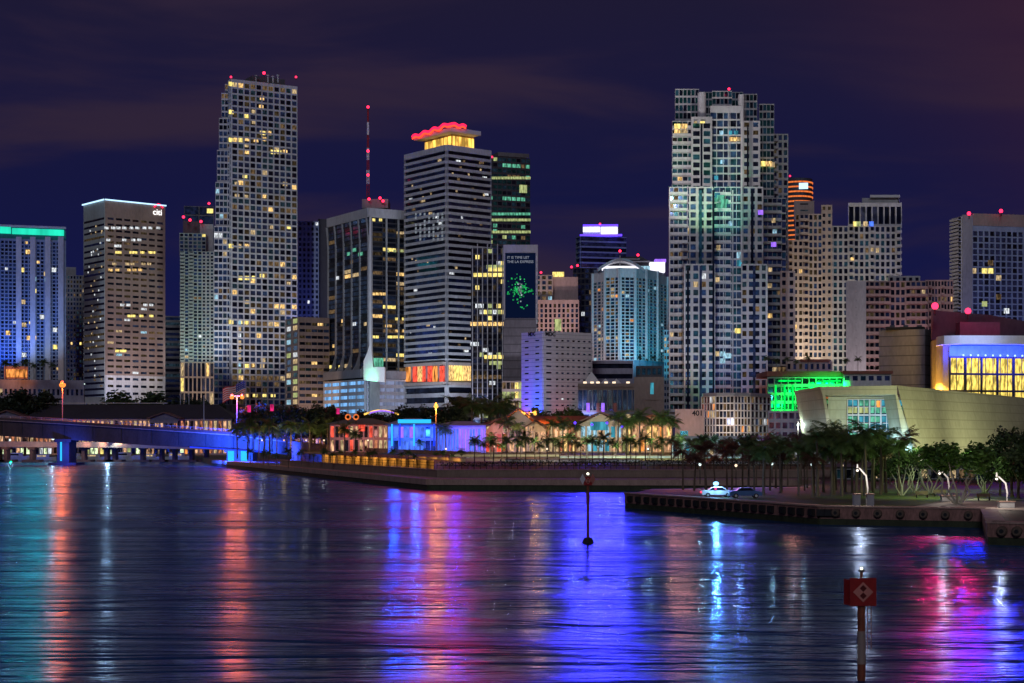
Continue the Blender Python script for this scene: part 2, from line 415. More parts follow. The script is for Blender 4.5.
# 3 brown office block with bank sign
P = two(84, 105, 165, 950, 40); b = T('office_tower', 'brown office tower with white lit roofline and bank sign on its top corner', P[1]); z = Z(200, 950)
b.body(P, 2, z, 'stone_brown'); fl, fr = faces(P); zb = Z(404, 950)
b.facade(fr, zb, Z(375, 950), 4, 7, 'conc_white', sp=.66, pw=.3, d=.35, glass=BLK, p=.02, lit=MIX, ms=.8)  # light from below on the tower's foot, put into white wall colour
b.facade(fr, Z(375, 950), z, 27, 7, 'stone_brown', sp=.62, pw=.26, d=.35, glass=BLK, p=.10, lit=MIX, ms=.8, top=9)
b.facade(fl, zb, z, 31, 1, 'sage', sp=.62, pw=.02, d=.35, glass=BLK, p=0, top=9)
b.facade
for i in range(60):
    q = R.random(); b.lit(fl, 88 + 15 * R.random(), 225 + 165 * q, 1.2, 1.0, R.choice(('w_white', 'w_warm2', 'w_dim')), d=.4)
for py, xs, m in ((228, (106, 113, 118, 124, 131, 137, 144, 150, 158), 'w_white'), (240, (108, 124, 133, 139), 'w_white'), (252.5, (117, 119, 131, 135, 142, 150, 153), 'w_yel'), (246, (116, 119), 'w_white'),
                  (264, (114, 127, 132, 143, 149), 'w_warm2'), (270, (110, 117, 129, 134, 140), 'w_warm'), (305, (122, 128, 145, 151), 'w_white'), (316, (129, 133, 141, 151), 'w_yel'), (351, (117, 122, 124), 'w_yel')):
    for x in xs: b.lit(fr, x, py, 2.6, 1.4, m, d=.42)
for f in (fl, fr):
    mb = MB(); a = f.P(-.3, .9, 0); c = f.P(f.w + .3, .9, 0); mb.tube([(a[0], a[1], z + .2), (c[0], c[1], z + .2)], .42, 'e_led', 6); b.part('light_line', mb)
text_on(b.root, 'citi', fr, 157, 212, 6, 'e_white', name='sign', bold=.02)
mb = MB(); a = fr.s_(158); D = fr.D_(a)
mb.tube([fr.P(a - 2.9 + 5.8 * k / 8, .8, Z(207.6, D) + 2.0 * math.sin(PI * k / 8)) for k in range(9)], .45, 'e_neon', 5); b.part('sign_arc', mb)
for i, (pxa, m) in enumerate(((160, 'e_beacon'), (85, 'e_beacon'))):
    b.beacon(pxa, 206, 975, .8, m)
mb = MB(); Q = two(92, 107, 150, 965, 40); mb.prism(back(Q, 1), z, z + 2.5, 'conc_dark'); b.part('roof_plant', mb); b.done()
# 4 small banded
P = front(165, 184, 1100); b = T('office_tower', 'small blue banded office tower just right of the brown bank tower', W(174, 1100)); z = Z(316, 1100)
b.body(P, 2, z, 'steel_blue'); f = faces(P)[0]; b.facade(f, 2, z, 26, 1, 'conc_pale', sp=.45, pw=.05, p=.06, glass=BLU, lit=MIX); b.done()
# 5b dark tower behind, with red lights
P = front(184, 214, 1060); b = T('office_tower', 'dark glass tower with framed roof screen and red lights behind the pale apartment tower', W(198, 1060)); z = Z(206, 1060)
b.body(P, 2, z, 'dark_wall'); f = faces(P)[0]; b.facade(f, Z(260, 1060), z, 6, 2, 'conc_dark', sp=.12, pw=.06, glass=('g_navy',), p=0)
b.beacon(209, 203.5, 1060); b.lit(f, 210, 211, 4, 3, 'w_yel'); b.done()
# 5 pale residential
P = front(180, 214, 920); b = T('apartment_tower', 'pale green grey apartment tower with rooftop drum left of the tallest tower', W(196, 920)); z = Z(251, 920)
b.body(P, 2, z, 'sage', 30); f = faces(P)[0]; zb = Z(362, 920); s3 = f.s_(202)
b.facade(f, zb, z, 32, 5, 'sage', sp=.3, pw=.28, glass=BLU, p=.03, lit=MIX, s1=s3, balc=[(0, 1, 1.3), (2, 3, 1.3)])
b.facade(f, zb, z, 32, 3, 'conc_pale', sp=.4, pw=.4, glass=TEAL, p=.03, lit=MIX, s0=s3)
b.facade(f, 2, zb, 6, 8, 'stone_beige', sp=.12, pw=.3, d=1.0, glass=GRY, p=.05)
Q = front(179.5, 206, 925); mb = MB(); mb.prism(back(Q, 20), z, Z(233, 925), 'sage'); b.part('upper_storeys', mb); g = faces(Q)[0]
b.facade(g, z, Z(233, 925), 5, 6, 'sage', sp=.3, pw=.28, glass=BLU, p=.03)
Q = front(200, 213, 930); mb = MB(); mb.prism(back(Q, 14), z, Z(224, 930), 'conc_pale'); b.part('roof_drum', mb)
Q = front(183, 200, 935); mb = MB(); mb.prism(back(Q, 14), Z(233, 925), Z(221, 935), 'conc_dark'); b.part('roof_plant', mb)
for px, py in ((183.5, 217), (190, 220), (201, 221.5)): b.beacon(px, py, 928)
b.done()
# 6 the tallest, stepped left shoulder
P = two(228.6, 231.5, 297, 1000, 30); b = T('office_tower', 'tallest tower with stepped left shoulder, a grid of warm windows and rooftop dishes', P[1]); z = Z(79, 1000)
b.body(P, 2, z, 'conc_grey'); fl, fr = faces(P)
b.facade(fr, Z(405, 1000), z, 53, 11, 'conc_white', sp=.26, pw=.2, d=.6, glass=DARK, p=.085, lit=('w_warm', 'w_warm2', 'w_dim', 'w_dim', 'w_dim'), top=1.5)
b.facade(fl, Z(405, 1000), z, 53, 2, 'conc_white', sp=.28, pw=.16, d=.5, glass=BLU, p=.03)
for x0, yt in ((225, 84), (221.5, 93), (219, 118), (217, 150), (215.5, 182), (214, 226)):
    D = 1006 - (225 - x0) * .5; Q = front(x0, 231.4, D); zz = Z(yt, D)
    mb = MB(); mb.prism(back(Q, 26), 2, zz, 'conc_grey'); b.part('stepped_bay', mb); g = faces(Q)[0]
    b.facade(g, Z(405, D), zz, int((405 - yt) / 6.15), 2 if x0 > 222 else 3 if x0 > 218 else 4, 'conc_white', sp=.28, pw=.16, d=.5, glass=BLU, p=.05, lit=MIX)
for px in (231, 296): b.beacon(px, 77, 1000, .9)
b.beacon(264, 73, 1006, 1.3)
mb = MB(); Q = two(245, 252, 285, 1012, 30); mb.prism(back(Q, 1), z, Z(75.5, 1012), 'conc_dark'); b.part('roof_plant', mb)
for px, h in ((256, 3.2), (268, 3.6), (273, 2.8), (278, 3.6)):
    mb = MB(); x = X(px, 1010); mb.tube([(x, 1010, z), (x, 1010, z + h + 1)], .25, 'silver', 5); mb.ball((x, 1009.4, z + h + 1), 1.1, 'silver', 8, .5); b.part('antenna', mb)
for (px, py) in ((262, 98), (231, 84), (246, 116), (254, 112), (261, 107), (231, 112), (254, 122), (247, 139), (262, 133), (263, 133), (269, 133), (240, 140), (246, 145), (256, 140), (264, 139), (236, 140), (231, 140), (247, 152), (273, 152), (279, 152), (285, 152), (237, 184),
                 (245, 176), (285, 184), (237, 196), (246, 197), (264, 196), (272, 227), (289, 227), (231, 246), (239, 246), (247, 246), (262, 276), (254, 278), (240, 278), (247, 278), (289, 284), (247, 302), (240, 322), (246, 322), (254, 322), (231, 322), (263, 360), (254, 365), (262, 366), (247, 366), (246, 395), (255, 395), (264, 395), (273, 395), (238, 395)):
    b.lit(fr, px, py, 3.0, 2.6, R.choice(('w_warm', 'w_yel', 'w_warm2')), d=.12)
for py in range(322, 372, 7): b.lit(fr, 239, py, 2.5, 3.2, R.choice(('w_cool', 'w_olive', 'w_white', 'w_warm2')), d=.3)
b.done()
# 7 blue one behind
P = front(298, 319, 1060); b = T('apartment_tower', 'blue lit slab tower between tallest tower and the ribbed tower with mast', W(309, 1060)); z = Z(221, 1060)
b.body(P, 2, z, 'steel_blue'); f = faces(P)[0]
b.facade(f, 2, z, 44, 5, 'steel_blue', sp=.4, pw=.45, glass=('g_black', 'g_navy'), p=.05, lit=('w_white', 'w_cool'))
mb = MB(); Q = front(318, 329, 1064); mb.prism(back(Q, 20), 2, Z(219, 1064), 'dark_wall'); b.part('stair_shaft', mb); b.done()
# 8 low brown office
P = two(286, 299, 329, 880, 26); b = Bld('office_building', 'low brown banded office block with glowing stair strip, in front of tallest tower', 'building', P[1]); z = Z(317, 880)
b.body(P, 2, z, 'stone_brown'); fl, fr = faces(P)
b.facade(fr, Z(405, 880), z, 13, 5, 'stone_brown', sp=.55, pw=.06, d=.7, glass=BLK, p=.10, lit=WARM, top=2)
b.facade(fl, Z(405, 880), z, 13, 2, 'stone_beige', sp=.3, pw=.3, d=.4, glass=('g_teal', 'g_blue'), p=.75, lit=('w_white', 'w_warm2', 'w_olive', 'w_cool'), rowp=False); b.done()
# 9 ribbed tower with mast
P = two(329, 369, 409, 850, 32); b = T('ribbed_tower', 'dark glass tower with pale curving ribs, white flared base and tall radio mast', P[1]); z = Z(217, 850)
b.body(P, 2, z, 'dark_wall'); fl, fr = faces(P); zb = Z(376, 850)
b.facade(fr, zb, z, 33, 3, 'dark_wall', sp=.3, pw=.04, d=.3, glass=BLK, p=.18, lit=WARM)
b.facade(fl, zb, z, 33, 5, 'dark_wall', sp=.2, pw=.04, d=.3, glass=('g_navy', 'g_black', 'g_navy'), p=.05, lit=WARM)
for fc in (fl, fr):
    mb = MB(); a0, a1 = -.6, fc.w + .6
    mb.prism([fc.P(a0, 1.2, 0)[:2], fc.P(a1, 1.2, 0)[:2], fc.P(a1, -2, 0)[:2], fc.P(a0, -2, 0)[:2]], z, Z(208, 850), 'conc_white'); b.part('cornice', mb)
for i in range(6):   # ribs flaring outwards at foot and bending inwards under the cornice
    a = fl.w * i / 5.0; mb = MB(); n = 14; prof = []
    for k in range(n + 1):
        q = k / n; zz = zb + (z - zb) * q
        out = .9 + (5.0 * (1 - q / .16) ** 2 if q < .16 else 0)
        sh = -(3.2 * (1 - q / .16) ** 2 if q < .16 else 0) + (-2.2 * ((q - .82) / .18) ** 2 if q > .82 else 0)
        prof.append((a + sh, out, zz))
    for k in range(n):
        (s0, o0, z0), (s1, o1, z1) = prof[k], prof[k + 1]
        vs = [fl.P(s0 - .4, o0, z0), fl.P(s0 + .4, o0, z0), fl.P(s0 + .4, -.1, z0), fl.P(s0 - .4, -.1, z0), fl.P(s1 - .4, o1, z1), fl.P(s1 + .4, o1, z1), fl.P(s1 + .4, -.1, z1), fl.P(s1 - .4, -.1, z1)]
        mb.add(vs, BOXF[2:] + ([BOXF[0]] if k == 0 else []) + ([BOXF[1]] if k == n - 1 else []), 'conc_pale')
    b.part('rib', mb)
for px in (386, 398, 408):
    mb = MB(); box_on(fr, mb, px - .7, px + .7, 217, 376, 'conc_pale', 0, .9); b.part('rib', mb)
# white flared shaft at the corner
mb = MB(); o = W(369, 846)
def slab(px0, px1, y0, y1, D, t, mat, mb): mb.box(X(px0, D), X(px1, D), D, D + t, Z(y1, D), Z(y0, D), mat)
D = 829
vs = []
for dd in (0, 8):
    for px, py in ((369.3, 217), (371.2, 217), (371.4, 350), (373, 367), (384.6, 367), (384.6, 382), (363.5, 380), (363.5, 361), (367.5, 352), (369.3, 345)):
        vs.append((X(px, D), D + dd, Z(py, D)))
n = 10
mb.add(vs, [tuple(range(n))[::-1], tuple(range(n, 2 * n))] + [(i, (i + 1) % n, n + (i + 1) % n, n + i) for i in range(n)], 'white_paint'); b.part('white_shaft', mb)
mb = MB(); slab(372, 383, 358, 366.5, 838, 3, 'w_green', mb); b.part('glass_hall', mb)
mb = MB(); slab(362, 388, 199, 208, 858, 16, 'conc_grey', mb); b.part('roof_plant', mb)
for px, py, m, w in ((331, 367, 'w_yel', 3), (335, 367, 'w_yel', 3), (340, 367, 'w_yel', 2), (338, 278, 'w_white', 3), (343, 321, 'w_warm', 2), (355, 324, 'w_white', 4), (366, 324, 'w_warm2', 3), (334, 346, 'w_warm', 2), (349, 254, 'w_green', 3), (355, 250, 'w_green', 4), (361, 254, 'w_green', 5), (352, 262, 'w_dim', 3)):
    b.lit(fl, px, py, w, 1.8, m, d=.4)
for py, x0, x1, m in ((220, 372, 384, 'w_yel'), (251, 386, 407, 'w_olive'), (233, 396, 407, 'w_warm2'), (294, 372, 384, 'w_warm'), (319, 388, 405, 'w_yel'), (326, 378, 392, 'w_warm'), (337, 372, 405, 'w_yel'), (331, 395, 405, 'w_warm')):
    x = x0
    while x < x1:
        if R.random() < .8: b.lit(fr, x + 1.5, py, 1.7, 1.4, m, d=.4)
        x += 3.4
mb = MB(); D = 862; x = X(368, D); hs = [(200, 'red_paint'), (184, 'white_paint'), (170, 'red_paint'), (160, 'white_paint'), (148, 'red_paint'), (135, 'white_paint'), (122, 'red_paint'), (106, 'red_paint')]
for i in range(7):
    r0 = 1.0 - .1 * i
    for sx in (-1, 1):
        mb.box(x + sx * r0 * .6 - .2, x + sx * r0 * .6 + .2, D - .2, D + .2, Z(hs[i][0], D), Z(hs[i + 1][0], D), hs[i][1])
    q0, q1 = Z(hs[i][0], D), Z(hs[i + 1][0], D); k = 5
    for j in range(k):
        za, zc = q0 + (q1 - q0) * j / k, q0 + (q1 - q0) * (j + 1) / k; sg = 1 if j % 2 else -1
        mb.tube([(x - sg * r0 * .6, D, za), (x + sg * r0 * .6, D, zc)], .12, hs[i][1], 4)
b.part('mast', mb)
for px, py in ((368, 107), (368, 151), (369, 199), (380, 198), (383, 201), (368, 175)): b.beacon(px, py, 855, 1.0)
b.beacon(408, 199, 860, 1.0, 'e_blue')
b.done()
# 9b podium garage
P = two(325, 366, 413, 838, 30); b = Bld('parking_garage', 'white banded parking podium glowing blue below the ribbed tower', 'garage', P[1]); z = Z(379, 838)
b.body(P, 2, z, 'conc_white'); fl, fr = faces(P)
b.facade(fl, 2, z, 9, 5, 'conc_white', sp=.5, pw=.06, d=1.0, glass=('e_park',), p=0, bot=6)
b.facade(fr, 2, z, 9, 5, 'conc_white', sp=.5, pw=.06, d=1.0, glass=('e_park2',), p=0, bot=6)
mb = MB(); box_on(fl, mb, 325.5, 363, 371, 379, 'conc_grey', -20, 1.5); b.part('upper_deck', mb)
mb = MB(); box_on(fr, mb, 385, 411, 371.4, 379.2, 'conc_grey', -20, 1.5); b.part('upper_deck', mb)
mb = MB(); box_on(fr, mb, 368, 378, 378, 412, 'sage', 0, 2.2); b.part('stair_tower', mb); b.done()
# 10 banded tower with gold crown and red neon wave
P = two(406, 447, 490, 820, 38); b = T('banded_tower', 'grey horizontally banded tower with golden penthouse under a red neon wave', P[1]); z = Z(145, 820)
b.body(P, 2, z, 'conc_grey'); fl, fr = faces(P); zb = Z(385, 820)
for fc, pp in ((fl, .0), (fr, .0)):
    b.facade(fc, Z(360, 820), z, 33, 1, 'conc_white', sp=.42, pw=.0, d=1.3, glass=('g_black', 'g_navy'), p=0, top=2.2)
    b.facade(fc, 2, zb, 7, 1, 'conc_pale', sp=.42, pw=.02, d=1.3, glass=('g_black',), p=0)
for i in range(75):
    fc = R.choice((fl, fr)); x0, x1 = (409, 445) if fc is fl else (449, 487)
    b.lit(fc, x0 + (x1 - x0) * R.random(), 155 + 200 * R.random(), R.choice((1, 1.6, 3)), 1.2, R.choice(('w_white', 'w_dim', 'w_warm2', 'w_dim')), d=.15)
mb = MB()
for i in range(7):
    for k in range(8):
        if R.random() < .8: b.lit(fl, 418 + i * 4.4, 214.3 + k * 3.6, 1.5, 1.3, 'e_white_dim', name='lit_pane', d=1.3)  # glowing cells stand for a picture of light on the facade
for x in (409, 416, 421, 424, 431, 436, 443): b.lit(fl, x, 374, 4.2, 8, R.choice(('w_orange', 'w_red', 'w_warm')), name='lobby_window', d=.6)
for x in (451, 456, 461, 465, 470): b.lit(fr, x, 373, 3.6, 8, R.choice(('w_warm', 'w_yel')), name='lobby_window', d=.6)
for fc, a, c in ((fl, 407, 446), (fr, 448, 489)):
    mb = MB(); box_on(fc, mb, a, c, 363, 366, 'stone_beige', 0, 2); box_on(fc, mb, a, c, 382.5, 385.5, 'stone_beige', 0, 2); b.part('lobby_ledge', mb)
Q = two(425, 452, 474, 832, 38); mb = MB(); mb.prism(back(Q, 1), z, Z(134, 832), 'gold_lit_wall'); b.part('penthouse', mb)  # gold light on the penthouse put into wall colour and glowing panels
for fc in faces(Q):
    n = 7
    for i in range(n):
        mb = MB(); a = fc.w * (i + .15) / n; c = fc.w * (i + .8) / n
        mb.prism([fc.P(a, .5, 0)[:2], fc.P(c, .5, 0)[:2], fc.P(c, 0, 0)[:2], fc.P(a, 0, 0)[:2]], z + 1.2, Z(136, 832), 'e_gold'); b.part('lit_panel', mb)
Q = two(414, 451, 481, 824, 38); mb = MB(); mb.prism(back(Q, 1), Z(134, 832), Z(130, 832), 'white_paint'); b.part('roof_slab', mb)
mb = MB(); qf = faces(Q)
pts = [qf[0].P(qf[0].w * k / 48, 1.0, Z(132.4, 832) + .55 * math.sin(k * .5) + k * .04) for k in range(49)] + [qf[1].P(qf[1].w * k / 20 * .45, 1.0, Z(129.3, 832) + .4 * math.sin(k * .5)) for k in range(1, 21)]
mb.tube(pts, .45, 'e_neon_red', 6); b.part('neon_wave', mb)
mb = MB(); mb.tube([(p[0], p[1] + .3, p[2] + 1.1) for p in pts], .75, 'e_neon', 6); b.part('neon_wave', mb); b.done()
# 11 green glass tower
P = two(478, 488, 530, 1000, 20); b = T('glass_tower', 'green glass office tower with lit floors behind the banded tower', P[1]); z = Z(156, 1000)
b.body(P, 2, z, 'dark_wall'); fl, fr = faces(P)
b.facade(fr, Z(300, 1000), z, 26, 9, 'dark_wall', sp=.35, pw=.14, d=.3, glass=GRN, p=.22, lit=('w_olive', 'w_green', 'w_dim', 'w_green'))
for py, m in ((178, 'w_olive'), (214, 'w_green'), (220, 'w_olive'), (232, 'w_olive')):
    for x in range(489, 529, 3): b.lit(fr, x + 1, py, 1.8, 1.6, m, d=.35)
b.lit(fr, 523, 189, 5, 5, 'w_olive', d=.4)
mb = MB(); box_on(fr, mb, 498, 529, 153, 157, 'conc_dark', -15, .2); b.part('roof_screen', mb)
b.beacon(492, 157, 1000, .9); b.done()
# 12 dark ribbed tower and screen
P = front(471, 505, 790); b = T('screen_tower', 'dark tower with white vertical ribs carrying a huge green advertising screen', W(500, 790)); z = Z(248, 790)
b.body(P, 2, z, 'dark_wall', 26); f = faces(P)[0]
b.facade(f, 2, z, 34, 8, 'dark_wall', sp=.3, pw=.05, d=.25, glass=BLK, p=.05, lit=('w_yel', 'w_olive', 'w_white'))
b.items['rib'] = []
for i in range(7):
    mb = MB(); px = 472.5 + i * 5; box_on(f, mb, px - .5, px + .5, 248 - (4 if i % 2 else 0), 404, 'conc_pale', 0, .9); b.part('rib', mb)
for py, x0, x1, m in ((267, 487, 503, 'w_olive'), (269.5, 489, 503, 'w_yel'), (275, 474, 503, 'w_yel'), (324, 471, 503, 'w_warm'), (344, 471, 478, 'w_white'), (350, 483, 488, 'w_white'), (357, 485, 503, 'w_yel'), (363, 490, 503, 'w_olive'), (377, 473, 500, 'w_dim'), (383, 490, 494, 'w_white')):
    x = x0
    while x < x1: b.lit(f, x + 1, py, 1.6, 1.9, m, d=.35); x += 2.6
Q = front(503.5, 537.5, 780); mb = MB(); mb.prism(back(Q, 36), 2, Z(246, 780), 'grey_panel'); b.part('screen_block', mb); g = faces(Q)[0]
mb = MB(); box_on(g, mb, 503.3, 537.8, 245, 253, 'conc_pale', -1, 1.2); box_on(g, mb, 503.3, 505.2, 253, 320, 'conc_pale', -1, 1.2); box_on(g, mb, 535.6, 537.8, 253, 320, 'conc_pale', -1, 1.2); b.part('screen_frame', mb)
mb = MB(); box_on(g, mb, 505.2, 535.6, 253.4, 318, 'e_screen', 0, .7); scr = b.part('screen', mb)
mb = MB()
for i in range(170):
    a = R.random() * 2 * PI; rr = abs(R.gauss(0, 1)); px = 520.3 + math.cos(a) * rr * 5.2; py = 289 + math.sin(a) * rr * 9
    if R.random() < .4: px = 519 + R.gauss(0, 7); py = 290 + R.gauss(0, 2.2)
    if not (507 < px < 534 and 268 < py < 312): continue
    q = .25 + R.random() * .6; box_on(g, mb, px - q, px + q, py - q, py + q, 'e_art2' if abs(px - 520) < 2 and R.random() < .45 else 'e_art', .7, .8 + R.random() * .1)
o = mb.build('picture', scr, org=tuple(wloc(scr)))
for t, py in (('IT IS TIME LET', 257.6), ('THE LA EXPRESS', 261.8)): 
    a = g.s_(507); D = 780; text_on(b.root, t, g, 507, py, 2.6, 'e_text', align='LEFT', d=.75)
mb = MB()
for i in range(18): box_on(g, mb, 536, 537.4, 256 + i * 8, 260 + i * 8, 'conc_white', 1.2, 1.5)
b.part('corner_quoin', mb); b.done()
P = front(502, 523, 770); b = Bld('low_building', 'small amber lit glass block at foot of screen tower', 'building', W(512, 770)); z = Z(381, 770)
b.body(P, 2, z, 'dark_wall'); b.facade(faces(P)[0], 2, z, 8, 5, 'stone_brown', sp=.3, pw=.15, glass=('w_dim', 'w_olive', 'g_brown'), p=.3, lit=('w_yel', 'w_warm2')); b.done()
# 14 purple crowned tower
P = two(577, 581, 626, 1220, 14); b = T('office_tower', 'distant banded tower with white crown glowing violet', P[1]); z = Z(236, 1220)
b.body(P, 2, z, 'steel_blue'); fl, fr = faces(P)
for fc in (fl, fr): b.facade(fc, Z(300, 1220), z, 12, 1, 'steel_blue', sp=.3, pw=.0, d=1, glass=('g_black', 'g_navy'), p=0)
Q = front(583, 618, 1226); mb = MB(); mb.prism(back(Q, 22), z, Z(226.5, 1226), 'white_paint'); b.part('crown', mb); g = faces(Q)[0]
mb = MB(); box_on(g, mb, 583, 600, 227, 232, 'e_crown', 0, .7); b.part('crown_light', mb); mb = MB(); box_on(g, mb, 601, 617.5, 227, 234.5, 'e_crown', 0, .7); b.part('crown_light', mb)
mb = MB(); box_on(g, mb, 580, 622, 234.8, 236.6, 'e_purple', 1.5, 3.6); b.part('violet_tube', mb)
mb = MB(); box_on(g, mb, 583, 618, 224.6, 226.3, 'e_purple', -3, 1); b.part('violet_tube', mb)
b.beacon(600, 224, 1226, 1.1); b.done()
# 15 beige hotel
P = front(535, 579, 960); b = T('hotel_tower', 'beige stepped tower with small yellow roof light right of the advertising screen', W(556, 960)); z = Z(300, 960)
b.body(P, 2, z, 'stone_pink'); f = faces(P)[0]
b.facade(f, 2, z, 30, 10, 'stone_pink', sp=.25, pw=.45, d=.6, glass=BLK, p=.03, top=2)
for x0, x1, yt, D, m in ((535, 553, 275, 966, 'stone_beige'), (552, 578, 277, 970, 'stone_pink')):
    Q = front(x0, x1, D); mb = MB(); mb.prism(back(Q, 16), z, Z(yt, D), m); b.part('upper_block', mb); g = faces(Q)[0]
    if x0 == 535: b.facade(g, z, Z(yt, D), 5, 3, m, sp=.3, pw=.4, glass=DARK, p=.2, lit=MIX)
    else:
        mb = MB(); box_on(g, mb, 552.5, 564, 272, 276.8, 'w_yel', 0, .6); b.part('roof_light', mb)
b.beacon(541, 272.5, 960, .9); b.lit(f, 558, 325, 4, 7, 'w_olive', d=.7); b.done()
P = front(573, 597, 985); b = T('glass_tower', 'narrow dark navy tower with two red lights beside the beige tower', W(585, 985)); z = Z(268, 985)
b.body(P, 2, z, 'dark_wall'); b.facade(faces(P)[0], 2, z, 34, 6, 'dark_wall', sp=.25, pw=.2, glass=('g_navy', 'g_black'), p=.06, lit=MIX)
b.beacon(571.5, 267, 984, 1); b.beacon(577.5, 265.5, 984, 1); b.done()
# 16 tricolour building
P = two(522, 543, 592, 700, 34); b = Bld('college_building', 'white ribbed slab building floodlit violet, blue and red', 'building', P[1]); z = Z(331, 700)
b.body(P, 2, z, 'banded_white'); fl, fr = faces(P)
b.facade(fr, Z(415, 700), z, 12, 7, 'banded_white', sp=.76, pw=.5, d=.35, glass=('g_black', 'g_navy'), p=.04, lit=('w_white',), top=2.5, s0=fr.s_(554), rowp=False)
b.facade(fr, Z(415, 700), z, 12, 1, 'banded_white', sp=.76, pw=.5, d=.35, glass=('g_black', 'g_navy'), p=.04, lit=('w_white',), top=2.5, s1=fr.s_(554) - .01, rowp=False)
b.facade(fl, Z(415, 700), z, 12, 2, 'banded_white', sp=.8, pw=.6, d=.35, glass=('g_black',), p=.05, lit=('w_white',), top=2.5)
text_on(b.root, 'MDC', fr, 549.5, 334, 4, 'black', name='sign', bold=.04)
text_on(b.root, 'MDC', fl, 533, 334, 4, 'black', name='sign', bold=.04); b.done()
# 17 curved condo
D = 900; pts = []
for px, dd in ((594, 12), (606, 4), (620, 0), (634, 2), (645, 8), (656, 18), (666, 30)): pts.append(W(px, D + dd))
b = T('curved_tower', 'curved turquoise lit apartment tower with arched glowing roof', W(625, 900)); z = Z(268, 900)
b.body(pts, 2, z, 'steel_blue'); fs = faces(pts)
for i, fc in enumerate(fs):
    b.facade(fc, Z(360, 900), z - (2 if i in (0, 5) else 0), 24, 3, 'conc_white' if i < 3 else 'conc_pale', sp=.22, pw=.16, d=.8, glass=TEAL if i != 1 else ('g_teal', 'w_dim', 'g_blue', 'g_brown'), p=.08, lit=('w_cool', 'w_warm2', 'w_dim', 'w_orange') if i < 3 else ('w_aqua', 'w_cool', 'w_dim'), top=5, ribs=1, ribmat='conc_white', ribd=1.0)
mb = MB(); n = 14; vs = []
for k in range(n + 1):
    q = k / n; px = 598 + 46 * q; zz = Z(271 - 10 * math.sin(PI * q), 903)
    for dy, dz in ((0, 0), (0, 1.6), (12, 1.6), (12, 0)): vs.append((X(px, 903), 903 + dy, zz + dz))
fs_ = []
for k in range(n):
    for j in range(4): fs_.append((k * 4 + j, (k + 1) * 4 + j, (k + 1) * 4 + (j + 1) % 4, k * 4 + (j + 1) % 4))
fs_ += [(0, 1, 2, 3), (n * 4 + 3, n * 4 + 2, n * 4 + 1, n * 4)]
mb.add(vs, fs_, 'silver'); b.part('arched_roof', mb)
mb = MB(); D = 906; slab(602, 641, 266, 270.5, D, 6, 'e_white_soft' if 'e_white_soft' in MATS else 'e_crown', mb); b.part('roof_light', mb)
mb = MB(); slab(650, 665, 262, 272, 925, 6, 'e_crown', mb); b.part('roof_light', mb)
mb = MB(); slab(655, 666, 259, 262, 925, 6, 'e_purple2' if 'e_purple2' in MATS else 'w_violet', mb); b.part('roof_light', mb)
mb = MB(); slab(640, 650, 266, 272, 915, 8, 'w_cool', mb); b.part('roof_light', mb)
mb = MB(); vs = []   # dark helipad wedge
for px, py in ((600, 268), (622, 257), (640, 256), (655, 264), (660, 268)): vs.append((X(px, 935), Z(py, 935)))
mb.add([(x, 935, zz) for x, zz in vs] + [(x, 955, zz) for x, zz in vs], [(0, 1, 2, 3, 4)[::-1], (5, 6, 7, 8, 9)] + [(i, (i + 1) % 5, 5 + (i + 1) % 5, 5 + i) for i in range(5)], 'dark_wall'); b.part('rooftop_hood', mb)
mb = MB(); slab(628, 650, 261, 262, 932, 2, 'silver', mb); slab(622, 640, 258.5, 259.3, 932, 2, 'silver', mb); b.part('hood_fin', mb)
for px, py in ((620, 251), (638, 255)): b.beacon(px, py, 905, 1.0)
mb = MB(); mb.tube([(X(620, 906), 906, Z(266, 906)), (X(620, 906), 906, Z(252, 906))], .3, 'silver', 5); b.part('mast', mb); b.done()
# 18-19 low blocks
P = front(590, 633, 740); b = Bld('terrace_building', 'low lavender white terrace block below the curved turquoise tower', 'building', W(612, 740)); z = Z(361, 740)
b.body(P, 2, z, 'lavender'); f = faces(P)[0]; b.facade(f, Z(392, 740), z, 3, 1, 'lavender', sp=.55, pw=.03, d=1.6, glass=('g_black',), p=0); b.done()
P = front(636, 662, 760); b = Bld('terrace_building', 'dark roof terrace with plants between curved tower and brown civic block', 'building', W(650, 760)); z = Z(366, 760)
b.body(P, 2, z, 'conc_dark'); b.facade(faces(P)[0], 2, z, 8, 5, 'conc_dark', p=.15, lit=MIX, glass=('g_black', 'g_teal')); b.done()
P = front(578, 637, 660); b = Bld('civic_building', 'grey glass fronted civic block with white tent roofs and coloured banners', 'building', W(607, 660)); z = Z(386, 660)
b.body(P, 2, z, 'stone_brown', 30); f = faces(P)[0]
b.facade(f, Z(412, 660), z, 1, 12, 'stone_brown', sp=.14, pw=.14, d=.6, glass=('g_navy', 'g_grey', 'g_navy'), p=0, top=1.0)
b.facade(f, 2, Z(412, 660) - .02, 2, 10, 'conc_grey', sp=.2, pw=.12, d=.5, glass=('g_teal', 'g_navy', 'w_dim'), p=.1, lit=('w_white', 'w_warm2'))
mb = MB(); box_on(f, mb, 578, 637, 383.5, 387, 'stone_brown', -8, 1.3); b.part('cornice', mb)
for x0, x1, yt in ((583, 601, 371), (600, 612, 378), (612, 622, 378)):
    mb = MB(); D = 664; xm = (x0 + x1) / 2; vs = [(X(x0, D), D, Z(384, D)), (X(x1, D), D, Z(384, D)), (X(x1, D), D + 9, Z(384, D)), (X(x0, D), D + 9, Z(384, D)), (X(xm, D), D + 4.5, Z(yt, D))]
    mb.add(vs, [(0, 1, 4), (1, 2, 4), (2, 3, 4), (3, 0, 4), (3, 2, 1, 0)], 'white_paint'); b.part('tent_roof', mb)
